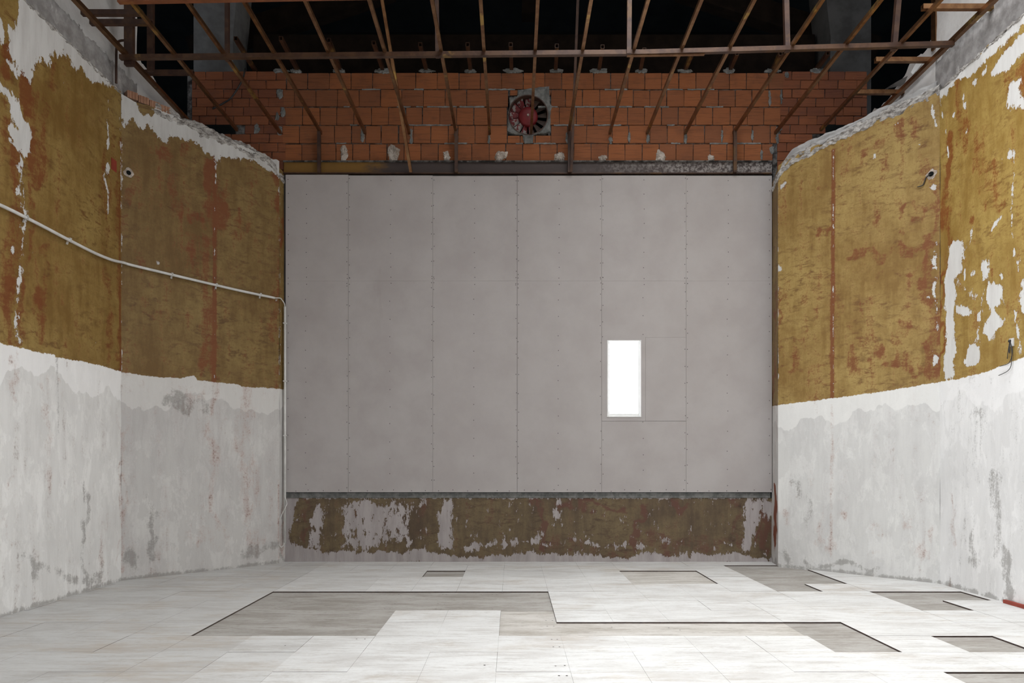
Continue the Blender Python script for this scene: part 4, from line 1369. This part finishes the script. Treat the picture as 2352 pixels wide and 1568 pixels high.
# ------------------------------------------------------------------ conduit, cables and small things on the walls
wLN.flip = wLA.flip = False
cd = empty('cable_conduit', tuple(wLA.xyz(*wLA.uv(490, 655), .03)))
tag(cd, 'white plastic cable conduit running down the left walls to the corner', 'conduit')
ptsA = [wLN.xyz(*wLN.uv(x, y), .038) for x, y in ((-130, 418), (0, 475), (75, 512), (150, 551), (210, 581), (250, 597))]
ptsB = [wLA.xyz(*wLA.uv(x, y), .038) for x, y in ((300, 610), (392, 632), (494, 656), (560, 671), (628, 685))]
tube('pipe', smooth_path(ptsA + [wLA.xyz(*wLA.uv(281, 605), .050)] + ptsB, 4), .0165, M['pvc'], cd, 10)
vt, vb = W(654.5, 704, YB - .10), W(654.5, 1249, YB - .10)
tube('pipe', [vt, vb], .0165, M['pvc'], cd, 10)
e0 = ptsB[-1]
tube('cable', smooth_path([e0, wLA.xyz(*wLA.uv(640, 685.5), .04), W(648, 689, YB - .12), W(653, 697, YB - .105), vt + Vector((0, 0, -.02))], 5), .007, M['pvc'], cd)
for w, x, y in ((wLN, 50, 500), (wLN, 150, 551), (wLA, 392, 632), (wLA, 494, 656), (wLA, 595, 678)):
    u, v = w.uv(x, y)
    bm = bmesh.new()
    d = Vector((w.d[0], w.d[1], 0))
    n = Vector((w.d[1], -w.d[0], 0))
    c = w.xyz(u, v, .014)
    bm_bar(bm, c + n * .002 - Vector((0, 0, .045)), c + n * .010 - Vector((0, 0, .016)), .02, .006)
    bm_bar(bm, c + n * .044 - Vector((0, 0, .022)), c + n * .044 + Vector((0, 0, .018)), .02, .004)
    bm_bar(bm, c + n * .002 + Vector((0, 0, .02)), c + n * .044 + Vector((0, 0, .02)), .02, .004)
    from_bm('clip', bm, M['pvc'], cd)
for y in (742, 875, 1000):
    c = W(654.5, y, YB - .10)
    box('clip', (c.x - .022, c.y - .019, c.z - .008), (c.x + .019, c.y + .04, c.z + .008), M['pvc'], cd)
lp = [(654, 1140), (659, 1155), (656, 1164), (648, 1180), (641, 1200), (639, 1225), (641, 1248), (646, 1256), (651, 1252), (653, 1246)]
cl = tube('cable_loop', smooth_path([W(x, y, YB - .145 + .02 * (i < 2)) for i, (x, y) in enumerate(lp)], 4), .0055, M['pvc'])
tag(cl, 'thin white cable looped beside the corner conduit above the floor', 'cable')

# bent dark rod beside the left corner
rod = tube('bent_rod', smooth_path([wLN.xyz(*wLN.uv(261, 191), .03), wLN.xyz(*wLN.uv(261, 150), .03), wLN.xyz(*wLN.uv(262, 108), .03), wLN.xyz(*wLN.uv(265, 94), .05), wLN.xyz(*wLN.uv(272, 95), .12), W(290, 113, 8.3)], 4), .014, M['steel_dark'])
tag(rod, 'dark bent rod standing at the top of the left wall corner', 'rod')

u, v = wLN.uv(260.5, 379)
a, b = wLN.xyz(u - .10, v - .065, .008), wLN.xyz(u + .10, v + .065, .008)
bm = bmesh.new()
vs = [bm.verts.new(wLN.xyz(u + su * .056, v + sv * .066, off)) for off in (.001, .008) for su, sv in ((-1, -1), (1, -1), (1, 1), (-1, 1))]
for f in ((0, 1, 2, 3), (4, 7, 6, 5), (0, 4, 5, 1), (1, 5, 6, 2), (2, 6, 7, 3), (3, 7, 4, 0)):
    bm.faces.new([vs[i] for i in f])
tag(from_bm('red_plate', bm, M['red_paint']), 'small red plate on the left wall near the corner', 'plate')


def wall_hole(w, px, py, r, name, label):
    """a broken plaster patch with a dark hole in it"""
    u, v = w.uv(px, py)
    q = random.Random(int(px))
    bm = bmesh.new()
    o = [bm.verts.new(w.xyz(u + r * 2.0 * q.uniform(.7, 1.2) * math.cos(t), v + r * 2.0 * q.uniform(.7, 1.2) * math.sin(t), .003)) for t in [k * math.pi / 6 for k in range(12)]]
    i = [bm.verts.new(w.xyz(u + r * math.cos(t), v + r * math.sin(t), .009)) for t in [k * math.pi / 6 for k in range(12)]]
    for k in range(12):
        bm.faces.new((o[k], o[(k + 1) % 12], i[(k + 1) % 12], i[k]))
    e = empty(name, tuple(w.xyz(u, v)))
    tag(e, label, 'wall socket')
    from_bm('plaster_rim', bm, M['lump'], e)
    bm = bmesh.new()
    i = [bm.verts.new(w.xyz(u + r * 1.0 * math.cos(t), v + r * 1.0 * math.sin(t), .008)) for t in [k * math.pi / 6 for k in range(12)]]
    bm.faces.new(i)
    from_bm('hole', bm, M['void'], e)
    return e


wall_hole(wLA, 295, 397, .028, 'socket_hole', 'dark round socket hole in the left wall beside the red plate')
wRA.flip = wRN.flip = False
e = wall_hole(wRA, 2139, 400, .030, 'socket_hole', 'broken socket hole with a dark wire high on the right angled wall')
tube('wire', smooth_path([wRA.xyz(*wRA.uv(x, y), .014) for x, y in ((2138, 401), (2128, 408), (2124, 418), (2120, 426), (2108, 430))], 4), .006, M['black_wire'], e)
so = empty('wall_outlet', tuple(wRN.xyz(*wRN.uv(2323, 790))))
tag(so, 'white outlet plate with dangling dark wires on the right wall', 'outlet')
u, v = wRN.uv(2325, 786)
bm = bmesh.new()
vs = [bm.verts.new(wRN.xyz(u + su * .030, v + sv * .040, off)) for off in (.001, .012) for su, sv in ((-1, -1), (1, -1), (1, 1), (-1, 1))]
for f in ((0, 1, 2, 3), (4, 7, 6, 5), (0, 4, 5, 1), (1, 5, 6, 2), (2, 6, 7, 3), (3, 7, 4, 0)):
    bm.faces.new([vs[i] for i in f])
from_bm('plate', bm, M['pvc'], so)
for pts in (((2323, 784), (2321, 800), (2319, 824)), ((2323, 784), (2322, 808), (2325, 808), (2324, 790)), ((2324, 785), (2330, 805), (2329, 825), (2328, 842), (2320, 853), (2302, 862)), ((2324, 785), (2329, 812), (2326, 828), (2320, 836), (2303, 841))):
    tube('wire', smooth_path([wRN.xyz(*wRN.uv(x, y), .016 + .004 * k) for k, (x, y) in enumerate(pts)], 4), .0035, M['black_wire'], so, 6)
u, v = wRN.uv(2323, 783)
bm = bmesh.new()
bmesh.ops.create_icosphere(bm, subdivisions=2, radius=.016, matrix=Matrix.Translation(wRN.xyz(u, v, .016)))
from_bm('plug', bm, M['black_wire'], so, True)

# red strip at the foot of the right wall
a, b = wRN.xyz(*wRN.uv(2314, 1384), .03), wRN.xyz(*wRN.uv(2400, 1412), .03)
a.z, b.z = .018, .018
tag(bar('metal_strip', a, b, .032, .034, M['red_paint']), 'rusty red metal strip lying along the foot of the right wall', 'strip')

# white scrap of sheet and a bent sheet lodged above the right wall
bm = bmesh.new()
vs = [bm.verts.new(W(x, y, 8.75 + d)) for d in (0, .004) for x, y in ((2092, 166), (2104, 145), (2118, 146), (2108, 158), (2096, 171))]
bm.faces.new(vs[:5]); bm.faces.new(vs[:4:-1])
for k in range(5):
    bm.faces.new((vs[k], vs[(k + 1) % 5], vs[5 + (k + 1) % 5], vs[5 + k]))
tag(from_bm('paper_scrap', bm, M['paper']), 'bright white scrap of sheet caught on the right edge tube', 'scrap')
bm = bmesh.new()
rows = []
for k in range(9):
    t = k / 8
    x, y = 2096 - 66 * t, 170 + 36 * t ** 1.2
    hh = 2 + 9 * math.sin(math.pi * min(1, t * 1.1 + .05))
    rows.append([bm.verts.new(W(x, y, 9.0 + .4 * t)), bm.verts.new(W(x + 4, y + hh, 9.0 + .4 * t)), bm.verts.new(W(x + 4, y + hh, 9.02 + .4 * t)), bm.verts.new(W(x, y, 9.02 + .4 * t))])
for a, b in zip(rows, rows[1:]):
    for k in range(4):
        bm.faces.new((a[k], a[(k + 1) % 4], b[(k + 1) % 4], b[k]))
bm.faces.new(rows[0]); bm.faces.new(rows[-1])
tag(from_bm('bent_sheet', bm, M['pier']), 'bent pale sheet in the dark opening at right', 'sheet')

hc = tube('hanging_cable', smooth_path([W(x, y, YB - .03 - .05 * (i in (1, 2))) for i, (x, y) in enumerate(((563, 158), (556, 185), (533, 222), (515, 236), (488, 250)))], 5), .012, M['black_wire'])
tag(hc, 'dark cable hanging in an arc over the small bricks at left', 'cable')
